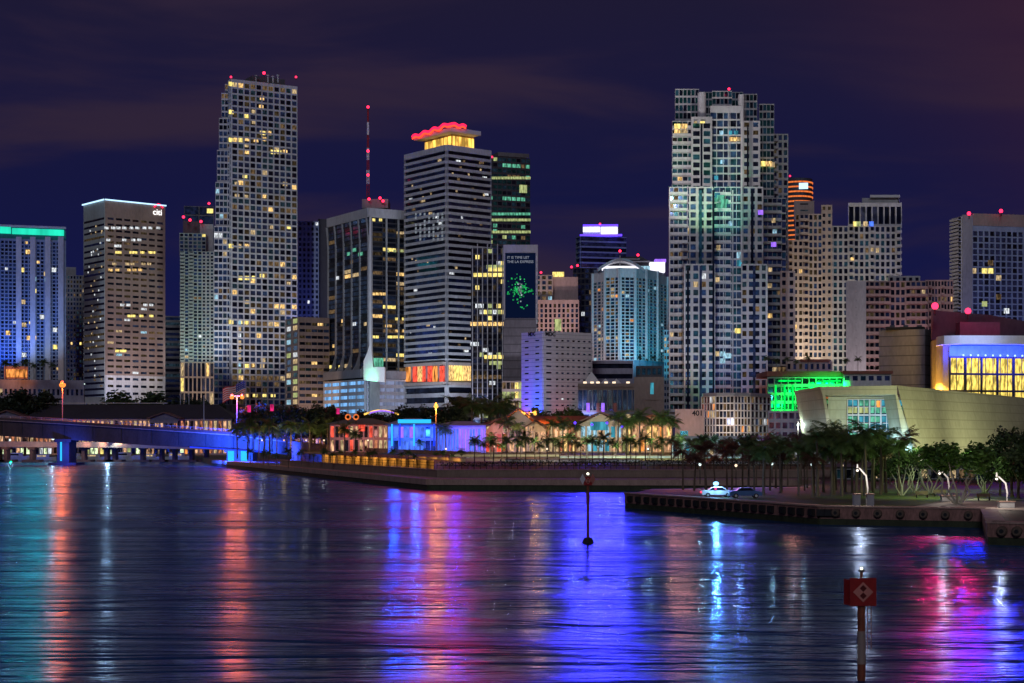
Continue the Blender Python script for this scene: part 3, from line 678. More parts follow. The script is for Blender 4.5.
for x in (585, 592, 598, 606, 614, 628): b.lit(f, x, 382.6, 1.4, .8, 'e_globe', name='terrace_lamp', d=.6)
for x, m in ((588, 'w_violet'), (598, 'e_pink2' if 'e_pink2' in MATS else 'sign_pink'), (603, 'w_violet'), (615, 'sign_pink')):
    mb = MB(); box_on(f, mb, x - 1.6, x + 1.6, 403, 412, m, 1.3, 1.5); b.part('banner', mb)
b.done()
P = front(634, 664, 652); b = Bld('brick_building', 'brown stone corner block with a teal glass panel', 'building', W(649, 652)); z = Z(377, 652)
b.body(P, 2, z, 'stone_brown', 34); f = faces(P)[0]; b.facade(f, Z(400, 652), z, 1, 1, 'stone_brown', sp=.5, pw=.75, d=.5, glass=('w_aqua',), p=0, s0=f.s_(645) , s1=f.s_(659)); b.done()

# 19 grand condo tower
b = T('condo_tower', 'huge pale stepped apartment tower with glass centre bays and white columns on its crown', W(720, 640)); Z0 = Z(412, 640)
def mass(x0, x1, yt, D, m, dep=22, yb=None, **k):
    P = front(x0, x1, D, 0); z = Z(yt, D); zb = Z0 if yb is None else Z(yb, D)
    b.body(P, zb - 6 if yb is None else zb, z, m, dep); f = faces(P)[0]
    nf = max(1, int(round((z - zb) / k.pop('fh', 3.15))))
    return b.facade(f, zb, z, nf, k.pop('nb', 2), m, **k)
GL = ('g_blue', 'g_navy', 'g_teal', 'g_navy', 'g_black')
mass(669, 692, 187, 634, 'conc_white', nb=5, sp=.24, pw=.14, glass=GL, balc=[(0, 4, 1.4)], p=.04, lit=MIX, d=.4)
mass(672, 693, 121, 642, 'conc_white', nb=4, sp=.24, pw=.14, glass=GRN, balc=[(0, 4, 1.4)], p=.03, d=.4)
mass(675, 699, 89, 650, 'conc_white', nb=6, sp=.24, pw=.16, glass=GRN, p=.0, d=.3, fh=3.1)
mass(684, 715, 264, 622, 'conc_pale', nb=4, sp=.32, pw=.36, glass=TEAL, p=.03, lit=MIX, d=.6)
mass(691, 712, 117, 636, 'conc_pale', nb=2, sp=.34, pw=.36, glass=GRN, p=.02, d=.6, top=2)
mass(689, 713, 187, 629, 'conc_pale', nb=3, sp=.32, pw=.34, glass=TEAL, p=.03, lit=MIX, d=.6)
mass(710, 743, 106, 640, 'conc_white', nb=5, sp=.2, pw=.1, glass=GL, p=.02, lit=('w_cool', 'w_warm2'), d=.5, top=2.5)
mass(712, 732, 91, 646, 'conc_white', nb=5, sp=.24, pw=.14, glass=GRN, p=0, d=.3, fh=3.1, yb=112)
mass(714, 742, 187, 633, 'conc_white', nb=5, sp=.2, pw=.08, glass=('g_blue', 'g_teal', 'g_navy'), p=.03, lit=('w_cool', 'w_aqua'), d=.5, balc=[(0, 3, .8)])
mass(742, 760, 121, 638, 'conc_pale', nb=2, sp=.42, pw=.42, glass=DARK, p=.02, d=.6)
mass(742, 763, 187, 631, 'conc_pale', nb=3, sp=.36, pw=.36, glass=DARK, p=.03, lit=MIX, d=.6)
mass(741, 767, 264, 624, 'conc_pale', nb=4, sp=.36, pw=.36, glass=DARK, p=.02, lit=MIX, d=.6)
mass(742, 757, 94, 652, 'conc_white', nb=4, sp=.24, pw=.16, glass=GRN, p=0, d=.3, fh=3.1)
mass(697, 743, 92, 664, 'conc_pale', nb=12, sp=.24, pw=.16, glass=GRN, p=0, d=.3, fh=3.1)
mass(759, 774, 104, 655, 'conc_white', nb=4, sp=.24, pw=.14, glass=GRN, p=.02, d=.3, balc=None)
mass(772, 788, 134, 660, 'conc_pale', nb=3, sp=.34, pw=.36, glass=DARK, p=.02, d=.5, balc=[(0, 1, 1.2)])
mass(763, 786, 198, 650, 'conc_pale', nb=5, sp=.2, pw=.1, glass=GL, p=.03, lit=MIX, balc=[(0, 4, 1.0)])
mass(780, 795, 271, 645, 'stone_beige', nb=2, sp=.42, pw=.5, glass=BLK, p=.02, yb=366)
for x0, x1, yt, yb in ((697.5, 706, 93, 120), (738, 744.5, 95, 124)):
    mb = MB(); D = 641; xm = X((x0 + x1) / 2, D); r = (x1 - x0) / 2 * D / F; mb.tube([(xm, D, Z(yb, D)), (xm, D, Z(yt, D))], r, 'conc_white', 20); b.part('crown_column', mb)
for x0, x1, yt, yb, D, m in ((699.5, 702, 266, 410, 622, 'g_navy'), (687, 689, 268, 410, 622, 'g_black'), (753, 755.5, 266, 410, 624, 'g_navy'), (699, 702, 190, 263, 629, 'g_teal'), (751, 753.5, 190, 263, 631, 'g_black'), (700.5, 702.5, 122, 186, 636, 'g_black'),
                          (747, 748.5, 125, 186, 638, 'g_black'), (712.5, 714.5, 190, 410, 622, 'g_black'), (728, 728.8, 108, 186, 640, 'conc_white'), (723.3, 724, 190, 410, 632.4, 'conc_white'), (732.6, 733.3, 190, 410, 632.4, 'conc_white'), (741, 742.4, 110, 262, 630, 'conc_white'), (766, 767.6, 266, 410, 623.4, 'conc_white'), (684, 685, 266, 410, 621.4, 'conc_white'), (669, 670.2, 188, 410, 632.6, 'conc_white')):
    mb = MB(); slab(x0, x1, yt, yb, D - .9, 1.2, m, mb); b.part('glass_strip' if m[0] == 'g' else 'pilaster', mb)
fx = face2(*front(669, 790, 621, 0))
for px, py, w, h, m in ((677, 127, 4, 5, 'w_yel'), (684, 127, 4, 5, 'w_warm'), (677, 132, 4, 4, 'w_warm'), (684, 132, 4, 4, 'w_warm2'), (702, 123, 3, 2, 'w_yel'), (695, 123, 2, 2, 'w_warm2')):
    b.lit(face2(*front(669, 713, 635, 0)), px, py, w * .6, h * .38, m, d=1.6)
for px, py, m in ((731, 139.5, 'w_warm'), (735, 139.5, 'w_warm'), (739, 139.5, 'w_warm2'), (721, 133, 'w_cool'), (730, 133, 'w_aqua'), (736, 133, 'w_aqua'), (722, 162, 'w_cool'), (716, 178, 'w_aqua')):
    b.lit(face2(*front(710, 743, 640, 0)), px, py, 1.5, 1.6, m, d=.75)
for px, py, w, m in ((716, 200, 2, 'w_green'), (720, 198, 3, 'w_green'), (724, 202, 3, 'w_green'), (721, 206, 4, 'w_green'), (717, 196, 2, 'w_aqua'), (730, 224, 1.4, 'w_cool'), (718, 248, 1.6, 'w_warm2'), (717, 280, 1.6, 'w_warm2'), (738, 331, 2.8, 'w_yel'), (716, 354, 2, 'w_warm2'), (722, 354, 2, 'w_cool'), (727, 356, 3, 'w_cool'), (722, 361, 2, 'w_cool')):
    b.lit(face2(*front(714, 742, 633, 0)), px, py, w, 1.9, m, d=1.5)
for px, py, w, m in ((763, 164, 2, 'w_yel'), (768, 164, 3, 'w_warm'), (772, 165, 2, 'w_warm2')): b.lit(face2(*front(759, 776, 654, 0)), px, py, w, 2, m, d=.8)
for px, py, w, m in ((773, 221, 1.5, 'w_warm2'), (773, 245, 2.0, 'w_violet'), (760, 213, 2, 'w_violet'), (769, 286, 1.6, 'w_warm2'), (769, 316, 2.2, 'w_warm')): b.lit(face2(*front(742, 786, 630, 0)), px, py, w, 1.8, m, d=1.6)
b.beacon(729, 89, 640, .7)
b.done()
# 21 red banded round tower
P = []
for k in range(9):
    a = -PI * .95 + PI * .9 * k / 8; P.append((X(797, 1000) + 9.5 * math.cos(a), 1000 + 9.5 * math.sin(a)))
b = T('round_tower', 'round tower ringed with red light bands and a white sign behind pale hotel', (X(797, 1000), 1000)); z = Z(180, 1000)
mb = MB(); c = [(X(797, 1000) + 9.5 * math.cos(2 * PI * k / 24), 1000 + 9.5 * math.sin(2 * PI * k / 24)) for k in range(24)]
mb.prism(c, 2, z, 'dark_wall'); b.part('wall', mb)
for k in range(14):
    mb = MB(); zz = z - 2 - k * 3.0; cc = [(X(797, 1000) + 9.9 * math.cos(2 * PI * q / 24), 1000 + 9.9 * math.sin(2 * PI * q / 24)) for q in range(24)]
    mb.prism(cc, zz - .9, zz, 'e_ring'); b.part('light_ring', mb)
g = face2(*front(789, 809, 988)); mb = MB(); box_on(g, mb, 799, 808, 183, 189, 'e_led', 0, .5); b.part('sign', mb); b.beacon(790, 176, 1000, .8); b.done()
# 22 pale twin hotel
b = T('hotel_tower', 'pale stone hotel tower with balconies and a pavilion crown right of the giant condo', W(845, 800)); 
def mass2(x0, x1, yt, D, m, nb, fh=3.4, dep=24, yb=None, **k):
    P = front(x0, x1, D, 0); z = Z(yt, D); zb = Z(372, D) if yb is None else Z(yb, D)
    b.body(P, zb - 12 if yb is None else zb, z, m, dep); f = faces(P)[0]
    return b.facade(f, zb, z, max(1, int(round((z - zb) / fh))), nb, m, **k)
mass2(788, 803, 240, 770, 'stone_beige', 3, sp=.4, pw=.4, p=.01, balc=[(0, 1, 1.2)], glass=BLK)
mass2(795, 822, 214, 780, 'stone_beige', 6, sp=.3, pw=.34, p=.015, balc=[(1, 3, 1.6)], glass=DARK)
mass2(794, 814, 201, 792, 'stone_beige', 1, sp=.8, pw=.6, p=0, yb=220)
mass2(821, 832, 205, 794, 'stone_beige', 2, sp=.5, pw=.5, p=0)
mass2(822, 901, 226, 798, 'conc_pale', 15, sp=.3, pw=.36, p=.012, glass=('g_black', 'g_teal', 'g_black', 'g_navy'), balc=[(1, 2, 1.4), (5, 6, 1.2), (9, 10, 1.2), (14, 15, 1.6)])
mass2(848, 901.5, 203, 802, 'conc_white', 9, fh=11, yb=228, sp=.3, pw=.22, p=0, d=.8, glass=('g_grey', 'g_black', 'g_grey'))
P = front(862, 898, 806, 0); mb = MB(); mb.prism(back(P, 16), Z(203, 806), Z(198, 806), 'conc_pale'); b.part('roof_storey', mb)
P = front(870, 900, 804, 0); mb = MB(); mb.prism(back(P, 20), Z(198, 806), Z(195.5, 806), 'white_paint'); b.part('roof_canopy', mb)
g = face2(*front(840, 902, 797, 0))
for px, m in ((855, 'w_yel'), (858, 'w_olive'), (865, 'w_warm2'), (871, 'w_blue')): b.lit(g, px, 224, 2.2, 2.4, m, d=.7)
b.lit(g, 852, 259, 1.5, 1.5, 'w_warm', d=.7); b.lit(g, 890, 279, 2, 2, 'w_yel', d=.7); b.done()
# 23 white mid blocks
b = Bld('apartment_block', 'pale pink apartment block with blank end wall in front of pavilion hotel', 'building', W(890, 720))
mass2(846, 866, 281, 716, 'conc_pale', 1, sp=.96, pw=.96, p=0, d=.3)
mass2(864, 926, 281, 722, 'stone_pink', 12, sp=.34, pw=.3, p=.02, glass=BLK, balc=[(0, 5, 1.4), (8, 12, 1.2)])
mass2(888, 920, 276, 730, 'conc_pale', 5, sp=.4, pw=.5, p=.0, glass=BLK, yb=300)
mass2(925, 953, 280, 728, 'stone_pink', 9, sp=.36, pw=.36, p=.02, glass=BLK, balc=[(1, 2, 1.2), (5, 6, 1.2)]); b.done()
# 24 far right hotel
P = two(953, 962, 1062, 800, 12); b = T('hotel_tower', 'broad dark hotel tower at far right with blue lit windows and red roof lights', P[1]); z = Z(216, 800)
b.body(P, 2, z, 'grey_panel'); fl, fr = faces(P)
a = fr.s_(972)
b.facade(fr, Z(340, 800), z, 18, 16, 'steel_blue', sp=.22, pw=.22, d=.5, glass=('g_black', 'g_navy', 'g_navy'), p=.015, lit=('w_yel', 'w_warm2'), s0=a, top=7)
mb = MB(); box_on(fr, mb, 962, 972, 215, 350, 'conc_grey', 0, .7); b.part('end_wall', mb)
mb = MB(); box_on(fr, mb, 972.5, 1062, 215, 227, 'stone_brown', 0, .9); b.part('parapet', mb)
b.facade(fl, Z(340, 800), z, 34, 1, 'conc_pale', sp=.5, pw=.1, d=.4, glass=BLK, p=0, balc=[(0, 1, 1.6)])
for px, py in ((969, 213.5), (1001, 211)): b.beacon(px, py, 800, 1.3)
for px, py, m in ((984, 271, 'w_yel'), (990, 271, 'w_yel'), (973, 271, 'w_warm2'), (998, 278, 'w_warm2'), (984, 304, 'w_olive'), (990, 263, 'w_dim'), (998, 297, 'w_dim'), (1006, 311, 'w_white')): b.lit(fr, px, py, 2.8, 2.6, m, d=.6)
mb = MB(); Q = front(985, 1015, 812); mb.prism(back(Q, 10), z, z + 2, 'conc_dark'); b.part('roof_plant', mb); b.done()
# plain grey box beside the arena
P = two(879, 925, 937, 650, 60); b = Bld('windowless_block', 'plain windowless mauve grey block left of the arena', 'building', P[1]); z = Z(329, 650)
b.body(P, 2, z, 'grey_panel', name='wall'); 
mb = MB(); Q = front(886, 925, 656); mb.prism(back(Q, 1.2), z, z + 1.1, 'black'); b.part('parapet', mb)
for i in range(9):
    mb = MB(); D = 664; x = X(884 + i * 4.5, D); mb.box(x - .8, x + .8, D, D + 2, z, z + 1.2 + (i % 3) * .7, 'conc_dark'); b.part('roof_unit', mb)
b.done()
# 25 arena
b = Bld('arena', 'arena with red lit roof, white canopy and blue band over tall yellow windows', 'arena', W(980, 600)); D = 600
arc = []
for px, dd in ((930.5, 26), (932, 16), (936, 8), (943, 2), (950, 0)): arc.append(W(px, D + dd))
arc.append(W(1075, D + 10)); b.body(arc, 2, Z(338, D), 'cream_wall', 60)
g = face2(W(949, D - .6), W(1075, D + 9.4))
b.facade(g, Z(408, D), Z(357, D), 3, 8, 'dark_wall', sp=.12, pw=.10, d=.8, glass=('e_arena',), p=0)
mb = MB(); box_on(g, mb, 949, 1070, 345, 357, 'e_bluewash' if 'e_bluewash' in MATS else 'steel_blue', 0, .5); b.part('blue_band', mb)
for i in range(15):
    mb = MB(); a = 5 + i * 3.0; p = g.P(a, 1.6, Z(355.3, D)); mb.ball(p, .42, 'e_led', 6); b.part('band_lamp', mb)
mb = MB(); top = [W(px, D + dd) for px, dd in ((936, 6), (938, 0), (944, -5), (960, -7), (1075, -4))]
mb.prism(back(top, 40), Z(345, D), Z(336.5, D), 'white_paint'); b.part('canopy', mb)
mb = MB(); vs = [(X(931, D + 20), D + 20, Z(340, D + 20)), (X(1080, D + 20), D + 20, Z(340, D + 20)), (X(1080, D + 20), D + 20, Z(326, D + 20)), (X(1024, D + 20), D + 20, Z(321, D + 20)), (X(990, D + 20), D + 20, Z(315, D + 20)), (X(931, D + 20), D + 20, Z(310, D + 20))]
k = len(vs); mb.add(vs + [(x * 1.1, y + 60, zz) for x, y, zz in vs], [tuple(range(k))[::-1], tuple(range(k, 2 * k))] + [(i, (i + 1) % k, k + (i + 1) % k, k + i) for i in range(k)], 'arena_roof'); b.part('roof', mb)
mb = MB(); slab(960, 1000, 322, 338, D + 8, 6, 'arena_roof', mb); b.part('roof_hood', mb)
b.beacon(935, 306, D + 6, 1.8, 'e_redlamp'); b.beacon(968, 311, D + 10, 1.6, 'e_redlamp')
for i in range(16):
    mb = MB(); a = 2.9 + i * 2.95; z0 = Z(408, D); mb.prism([g.P(a, .5, 0)[:2], g.P(a + .12, .5, 0)[:2], g.P(a + .12, .1, 0)[:2], g.P(a, .1, 0)[:2]], z0, Z(358, D), 'dark_wall'); b.part('mullion', mb); b.done()
# 26 green garage
P = front(767, 850, 590, 0); b = Bld('parking_garage', 'parking garage drenched in green light with palms on its roof', 'garage', W(808, 590)); z = Z(377, 590)
b.body(P, 2, z, 'conc_pale', 40); f = faces(P)[0]
b.facade(f, 2, z, 9, 12, 'conc_grey', sp=.36, pw=.14, d=1.4, glass=('g_green', 'g_black', 'g_black', 'g_green'), p=.0, bot=3)
mb = MB(); box_on(f, mb, 766, 849, 371.5, 376.5, 'roof_rust', -24, 2.0); b.part('roof_edge', mb)
for x in (775, 784, 792):
    mb = MB(); box_on(f, mb, x - .8, x + .8, 385, 412, 'e_green', 1.4, 1.8); b.part('light_strip', mb)
for y, x0, x1 in ((381, 778, 800), (381, 822, 840), (389, 796, 822), (406, 796, 818)):
    mb = MB(); box_on(f, mb, x0, x1, y - .9, y + .9, 'e_green', 1.4, 1.7); b.part('light_strip', mb)
b.done()
P = front(843, 891, 585, 0); b = Bld('low_building', 'small white two storey block right of the green garage', 'building', W(868, 585)); z = Z(373, 585)
b.body(P, 2, z, 'conc_white'); f = faces(P)[0]; b.facade(f, Z(394, 585), z, 2, 6, 'conc_white', sp=.55, pw=.35, glass=('g_teal', 'g_navy'), p=.1)
mb = MB(); box_on(f, mb, 842, 892, 371, 374, 'roof_rust', -16, 1.5); b.part('roof_edge', mb); b.done()
P = front(786, 832, 628, 0); b = Bld('low_building', 'warm beige rooftop house with red roof above the green garage', 'building', W(808, 628)); z = Z(361, 628)
b.body(P, 2, z, 'stone_beige', 10); f = faces(P)[0]; b.facade(f, Z(372, 628), z, 1, 8, 'stone_beige', sp=.5, pw=.5, p=.3)
mb = MB(); box_on(f, mb, 800, 829, 359.3, 362, 'roof_rust', -9, 1.2); b.part('roof_edge', mb); b.done()
# 27 theatre
D = 430; b = Bld('theatre', 'angular pale green theatre with deep slanted portal and gridded windows', 'theatre', W(900, D), base=4.0)
def quad3(mb, P4, Q4, mat): mb.add(list(P4) + list(Q4), [(3, 2, 1, 0), (4, 5, 6, 7), (0, 1, 5, 4), (1, 2, 6, 5), (2, 3, 7, 6), (3, 0, 4, 7)], mat)
def pt(px, py, D): return (X(px, D), D, Z(py, D))
dp = 14
mb = MB(); quad3(mb, [pt(820, 386.5, D), pt(897, 385.5, D), pt(897, 394.5, D), pt(822.5, 395, D)], [pt(820, 386.5, D)[:1] + (D + 40,) + (Z(386.5, D),), (X(897, D), D + 40, Z(385.5, D)), (X(897, D), D + 40, Z(394.5, D)), (X(822.5, D), D + 40, Z(395, D))], 'theatre'); b.part('lintel', mb)
mb = MB(); quad3(mb, [pt(822.5, 395, D), pt(825.5, 395, D), pt(834.5, 450, D), pt(831, 450, D)], [(X(822.5, D), D + 40, Z(395, D)), (X(825.5, D), D + 40, Z(395, D)), (X(834.5, D), D + 40, Z(450, D)), (X(831, D), D + 40, Z(450, D))], 'theatre'); b.part('slanted_jamb', mb)
mb = MB(); quad3(mb, [pt(895.5, 394.5, D), pt(897.2, 394.5, D), pt(916, 452, D), pt(905, 452, D)], [(X(895.5, D), D + dp, Z(394.5, D)), (X(897.2, D), D + dp, Z(394.5, D)), (X(917, D), D + dp, Z(452, D)), (X(905, D), D + dp, Z(452, D))], 'theatre'); b.part('slanted_jamb', mb)
P = [W(828, D + dp + .1), (X(905, D + dp), D + dp + .1)]; mb = MB(); mb.prism(back(P, 20), 4, Z(395, D) - .1, 'theatre'); b.part('wall', mb)
g = face2(*P); b.facade(g, Z(447, D + dp), Z(399, D + dp), 3, 5, 'conc_white', sp=.1, pw=.12, d=.4, glass=('g_navy',), p=0, s0=g.s_(847), s1=g.s_(903))
for i, x in enumerate((852.5, 863.8, 875, 886.4, 897.6)):
    for j, y in enumerate((407, 423.2, 439.4)):
        m = 'w_olive' if (j == 0 and i < 2) else 'w_green' if j == 0 or (j == 1 and i < 2) else 'w_aqua' if i < 4 else 'w_cool'
        b.lit(g, x, y + 3, 2.5, 1.7, m, d=.12); b.lit(g, x, y - 4, 2.5, 1.5, R.choice(('w_aqua', 'w_green', 'w_aqua')), d=.12)
        mb = MB(); box_on(g, mb, x - .3, x + .3, y - 7, y + 7, 'conc_white', .1, .4); box_on(g, mb, x - 5, x + 5, y - .3, y + .3, 'conc_white', .1, .37); b.part('glazing_bar', mb)
b.lit(g, 878, 404, 1.0, 1.8, 'w_orange', d=.5)
D2 = 560
mb = MB(); quad3(mb, [pt(897.3, 385.5, D), (X(1070, D2), D2, Z(402, D2)), (X(1070, D2), D2, 2), (X(917.5, D), D - 1, 2)], [(X(897.3, D) + 6, D + 12, Z(385.5, D)), (X(1070, D2) + 6, D2 + 12, Z(402, D2)), (X(1070, D2) + 6, D2 + 12, 2), (X(917.5, D) + 6, D + 12, 2)], 'theatre'); b.part('side_wall', mb)
b.done()
# 28 number block and lattice building
P = front(675, 704, 500, 0); b = Bld('number_building', 'blank pinkish block marked 401 beside the curved lattice building', 'building', W(690, 500), base=5.0); z = Z(409, 500)
b.body(P, 5, z, 'stone_pink', 20); f = faces(P)[0]; text_on(b.root, '401', f, 697.5, 413, 5.2, 'black', name='lettering', bold=.05, d=.1)
mb = MB(); box_on(f, mb, 680, 688, 431, 438, 'g_teal', 0, .2); b.part('window', mb); b.done()
pts = [W(px, 520 + dd) for px, dd in ((702, 6), (716, 0), (734, -2), (750, 1), (770, 12))]
b = Bld('lattice_building', 'curved low building behind a white lattice of small square frames', 'building', W(735, 520), base=5.0); z = Z(396, 520)
b.body(pts, 5, z, 'conc_dark', 24)
for fc in faces(pts): b.facade(fc, Z(440, 520), z, 6, 4 if fc.w < 5.5 else 5, 'conc_white', sp=.16, pw=.16, d=.45, glass=('g_black', 'g_brown', 'g_navy', 'w_dim'), p=.12, lit=('w_warm2', 'w_orange', 'w_white'))
mb = MB(); mb.prism(back([(p[0], p[1] - 2.4) for p in pts], 20), z, Z(393, 520), 'conc_grey'); b.part('roof_slab', mb); b.done()
P = front(768, 815, 515, 0); b = Bld('low_building', 'low mauve terrace block with dark panes under the green garage', 'building', W(790, 515), base=5.0); z = Z(411, 515)
b.body(P, 5, z, 'lavender', 18); b.facade(faces(P)[0], Z(440, 515), z, 3, 7, 'lavender', sp=.4, pw=.3, glass=('g_navy', 'g_blue', 'g_navy'), p=.1, lit=('w_cool', 'w_violet')); b.done()
# distant fillers
for x0, x1, yt, D, m, lb in ((164, 182, 322, 1180, 'conc_grey', 'faint far grey block behind the small blue banded tower'), (528, 600, 345, 1080, 'dark_wall', 'dark far block seen between the tricolour building and beige tower'),
                              (764, 800, 300, 900, 'conc_grey', 'grey far block behind warm lit pier right of the giant condo'), (664, 672, 330, 900, 'conc_grey', 'sliver of a far block between curved tower and giant condo')):
    P = front(x0, x1, D); b = Bld('distant_block', lb, 'building', W((x0 + x1) / 2, D), 'far blocks behind the skyline'); z = Z(yt, D); b.body(P, 2, z, m)
    b.facade(faces(P)[0], 2, z, 20, max(3, (x1 - x0) // 3), m, p=.06); b.done()
# ------------------------------------------------------------------ water, land, quays
def sheet(name, poly, z, mat, z0=None):
    mb = MB()
    if z0 is None:
        a = sum(poly[i][0] * poly[(i + 1) % len(poly)][1] - poly[(i + 1) % len(poly)][0] * poly[i][1] for i in range(len(poly)))
        if a < 0: poly = poly[::-1]
        mb.add([(p[0], p[1], z) for p in poly], [tuple(range(len(poly)))], mat)
    else: mb.prism(poly, z0, z, mat)
    o = mb.build(name); tag(o, kind='structure'); return o
m, nt, out = _new('water'); N = nt.nodes; L = nt.links
b_ = N.new('ShaderNodeBsdfPrincipled'); b_.inputs['Base Color'].default_value = (.01, .07, .20, 1); b_.inputs['Specular Tint'].default_value = (.30, .52, 1.0, 1); b_.inputs['IOR'].default_value = 1.5
b_.inputs['Specular IOR Level'].default_value = .6
g_ = N.new('ShaderNodeNewGeometry')
def noise_(scale, detail, rough=.5, dist=0):
    mp = N.new('ShaderNodeMapping'); mp.inputs['Scale'].default_value = scale; mp.inputs['Rotation'].default_value = (0, 0, .06)
    L.new(g_.outputs['Position'], mp.inputs[0]); n = N.new('ShaderNodeTexNoise'); n.inputs['Scale'].default_value = 1
    n.inputs['Detail'].default_value = detail; n.inputs['Roughness'].default_value = rough; n.inputs['Distortion'].default_value = dist
    L.new(mp.outputs[0], n.inputs['Vector']); return n
big = noise_((.012, .05, 1), 5, .6, 1.2); mid = noise_((.035, .22, 1), 5, .58, 1.6); fine = noise_((.30, 1.8, 1), 4, .65, .3)
mr = N.new('ShaderNodeMapRange'); mr.inputs['From Min'].default_value = .35; mr.inputs['From Max'].default_value = .65
mr.inputs['To Min'].default_value = .13; mr.inputs['To Max'].default_value = .31
L.new(big.outputs[0], mr.inputs[0]); gs = N.new('ShaderNodeBsdfGlossy'); gs.inputs[0].default_value = (.42, .60, 1, 1); L.new(mr.outputs[0], gs.inputs['Roughness'])
df = N.new('ShaderNodeBsdfDiffuse'); df.inputs[0].default_value = (.01, .06, .17, 1); fr_ = N.new('ShaderNodeFresnel'); fr_.inputs[0].default_value = 1.6; mxs = N.new('ShaderNodeMixShader')
def scaled(n, k):
    q = N.new('ShaderNodeMath'); q.operation = 'MULTIPLY'; q.inputs[1].default_value = k; L.new(n.outputs[0], q.inputs[0]); return q
s1, s2, s3 = scaled(big, 1.5), scaled(mid, .32), scaled(fine, .016)
a1 = N.new('ShaderNodeMath'); a1.operation = 'ADD'; L.new(s1.outputs[0], a1.inputs[0]); L.new(s2.outputs[0], a1.inputs[1])
a2 = N.new('ShaderNodeMath'); a2.operation = 'ADD'; L.new(a1.outputs[0], a2.inputs[0]); L.new(s3.outputs[0], a2.inputs[1])
bp = N.new('ShaderNodeBump'); bp.inputs['Strength'].default_value = 1; bp.inputs['Distance'].default_value = 1.0
L.new(a2.outputs[0], bp.inputs['Height']); L.new(bp.outputs[0], gs.inputs['Normal']); L.new(bp.outputs[0], df.inputs['Normal']); L.new(bp.outputs[0], fr_.inputs['Normal'])
L.new(fr_.outputs[0], mxs.inputs[0]); L.new(df.outputs[0], mxs.inputs[1]); L.new(gs.outputs[0], mxs.inputs[2]); L.new(mxs.outputs[0], out.inputs[0])
N.remove(b_)
sheet('water', [(-4000, -300), (4000, -300), (4000, 9000), (-4000, 9000)], 0, 'water')

land = [(-4000, 8500), (-4000, 770), (X(-200, 770), 770), W(196, 770), W(214, 602), W(430, 323), W(818, 318), W(800, 280), W(652, 268), W(626.5, 240), W(700, 221), W(820, 194), W(985, 187), W(991, 158), W(1200, 150), (700, 150), (4000, 600), (4000, 8500)]
sheet('ground', land, 2.0, 'ground', -3)
# the quay faces: coping slabs, recessed dark foot, fenders
def strip(pts, off0, off1, z0, z1, mat, name, kind='structure'):
    mb = MB()
    for i in range(len(pts) - 1):
        f = face2(pts[i], pts[i + 1])
        mb.prism([f.P(0, off1, 0)[:2], f.P(f.w, off1, 0)[:2], f.P(f.w, off0, 0)[:2], f.P(0, off0, 0)[:2]], z0, z1, mat)
    o = mb.build(name); tag(o, kind=kind); return o
qa = [W(214, 602), W(430, 323), W(820, 317)]
strip(qa, -1.5, .9, 1.05, 2.22, 'cap_conc', 'quay_coping')
qb = [W(626.5, 240), W(700, 221), W(820, 194), W(985, 187)]
strip(qb, -.8, .35, .75, 2.15, 'quay_conc', 'quay_wall'); strip(qb, -1.6, .5, 2.16, 2.32, 'cap_conc', 'quay_coping')
qc = [W(985, 186), W(991, 157.6), W(1200, 149)]
strip(qc, -.8, .35, .75, 2.1, 'quay_conc', 'quay_wall'); strip(qc, -1.4, .5, 2.11, 2.3, 'cap_conc', 'quay_coping')
def on_line(pts, px):
    for i in range(len(pts) - 1):
        f = face2(pts[i], pts[i + 1]); a = f.s_(px)
        if -.01 <= a <= f.w + .01: return f, a
    return f, a
ORD = ['first', 'second', 'third', 'fourth', 'fifth', 'sixth', 'seventh', 'eighth', 'ninth', 'tenth', 'eleventh', 'twelfth', 'thirteenth', 'fourteenth', 'fifteenth', 'sixteenth', 'seventeenth', 'eighteenth', 'nineteenth', 'twentieth']
TENS = {20: 'twenty', 30: 'thirty', 40: 'forty', 50: 'fifty'}
def nth(i):
    if i < 20: return ORD[i]
    n = i + 1; t = n // 10 * 10
    return TENS[t].replace('ty', 'tieth') if n % 10 == 0 else TENS[t] + '-' + ORD[n % 10 - 1]
fend = MB(); fend.box(-.55, .55, -.3, .05, -.45, .45, 'rubber'); fend.box(-.4, .4, -.5, -.3, -.35, .35, 'black'); fme = fend.mesh('fender')
for i, px in enumerate([633 + 8.3 * k for k in range(18)] + [786, 795, 804, 815, 822, 829, 836]):
    f, a = on_line(qb, px); o = ref('fender', fme, None, Matrix.Translation(f.P(a, .35, 1.45)) @ Matrix.Rotation(f.th, 4, 'Z'))
    tag(o, 'square black rubber fender, %s from the tip along the red quay wall' % nth(i), 'fender', 'rubber fenders on the quay wall of the point')
bol = MB(); bol.tube([(0, 0, 0), (0, -.5, 0), (0, -.62, 0)], [.5, .5, .38], 'bark', 14); bol.tube([(0, -.6, 0), (0, -.7, 0)], [.22, .2], 'black', 10); bme = bol.mesh('fender')
for i, px in enumerate((836.5, 857, 878.5, 901, 924, 946, 969)):
    f, a = on_line(qb, px); o = ref('round_fender', bme, None, Matrix.Translation(f.P(a, .36, 1.5)) @ Matrix.Rotation(f.th, 4, 'Z'))
    tag(o, 'round brown fender disc, %s of those on the pale quay wall at right' % nth(i), 'fender', 'round fenders on the quay wall at right')
for i, px in enumerate((1003, 1018)):
    f, a = on_line(qc, px); o = ref('round_fender', bme, None, Matrix.Translation(f.P(a, .36, 1.4)) @ Matrix.Rotation(f.th, 4, 'Z'))
    tag(o, ('left' if i == 0 else 'right') + ' round fender disc on the nearest quay block at the right edge', 'fender', 'round fenders on the nearest quay block')
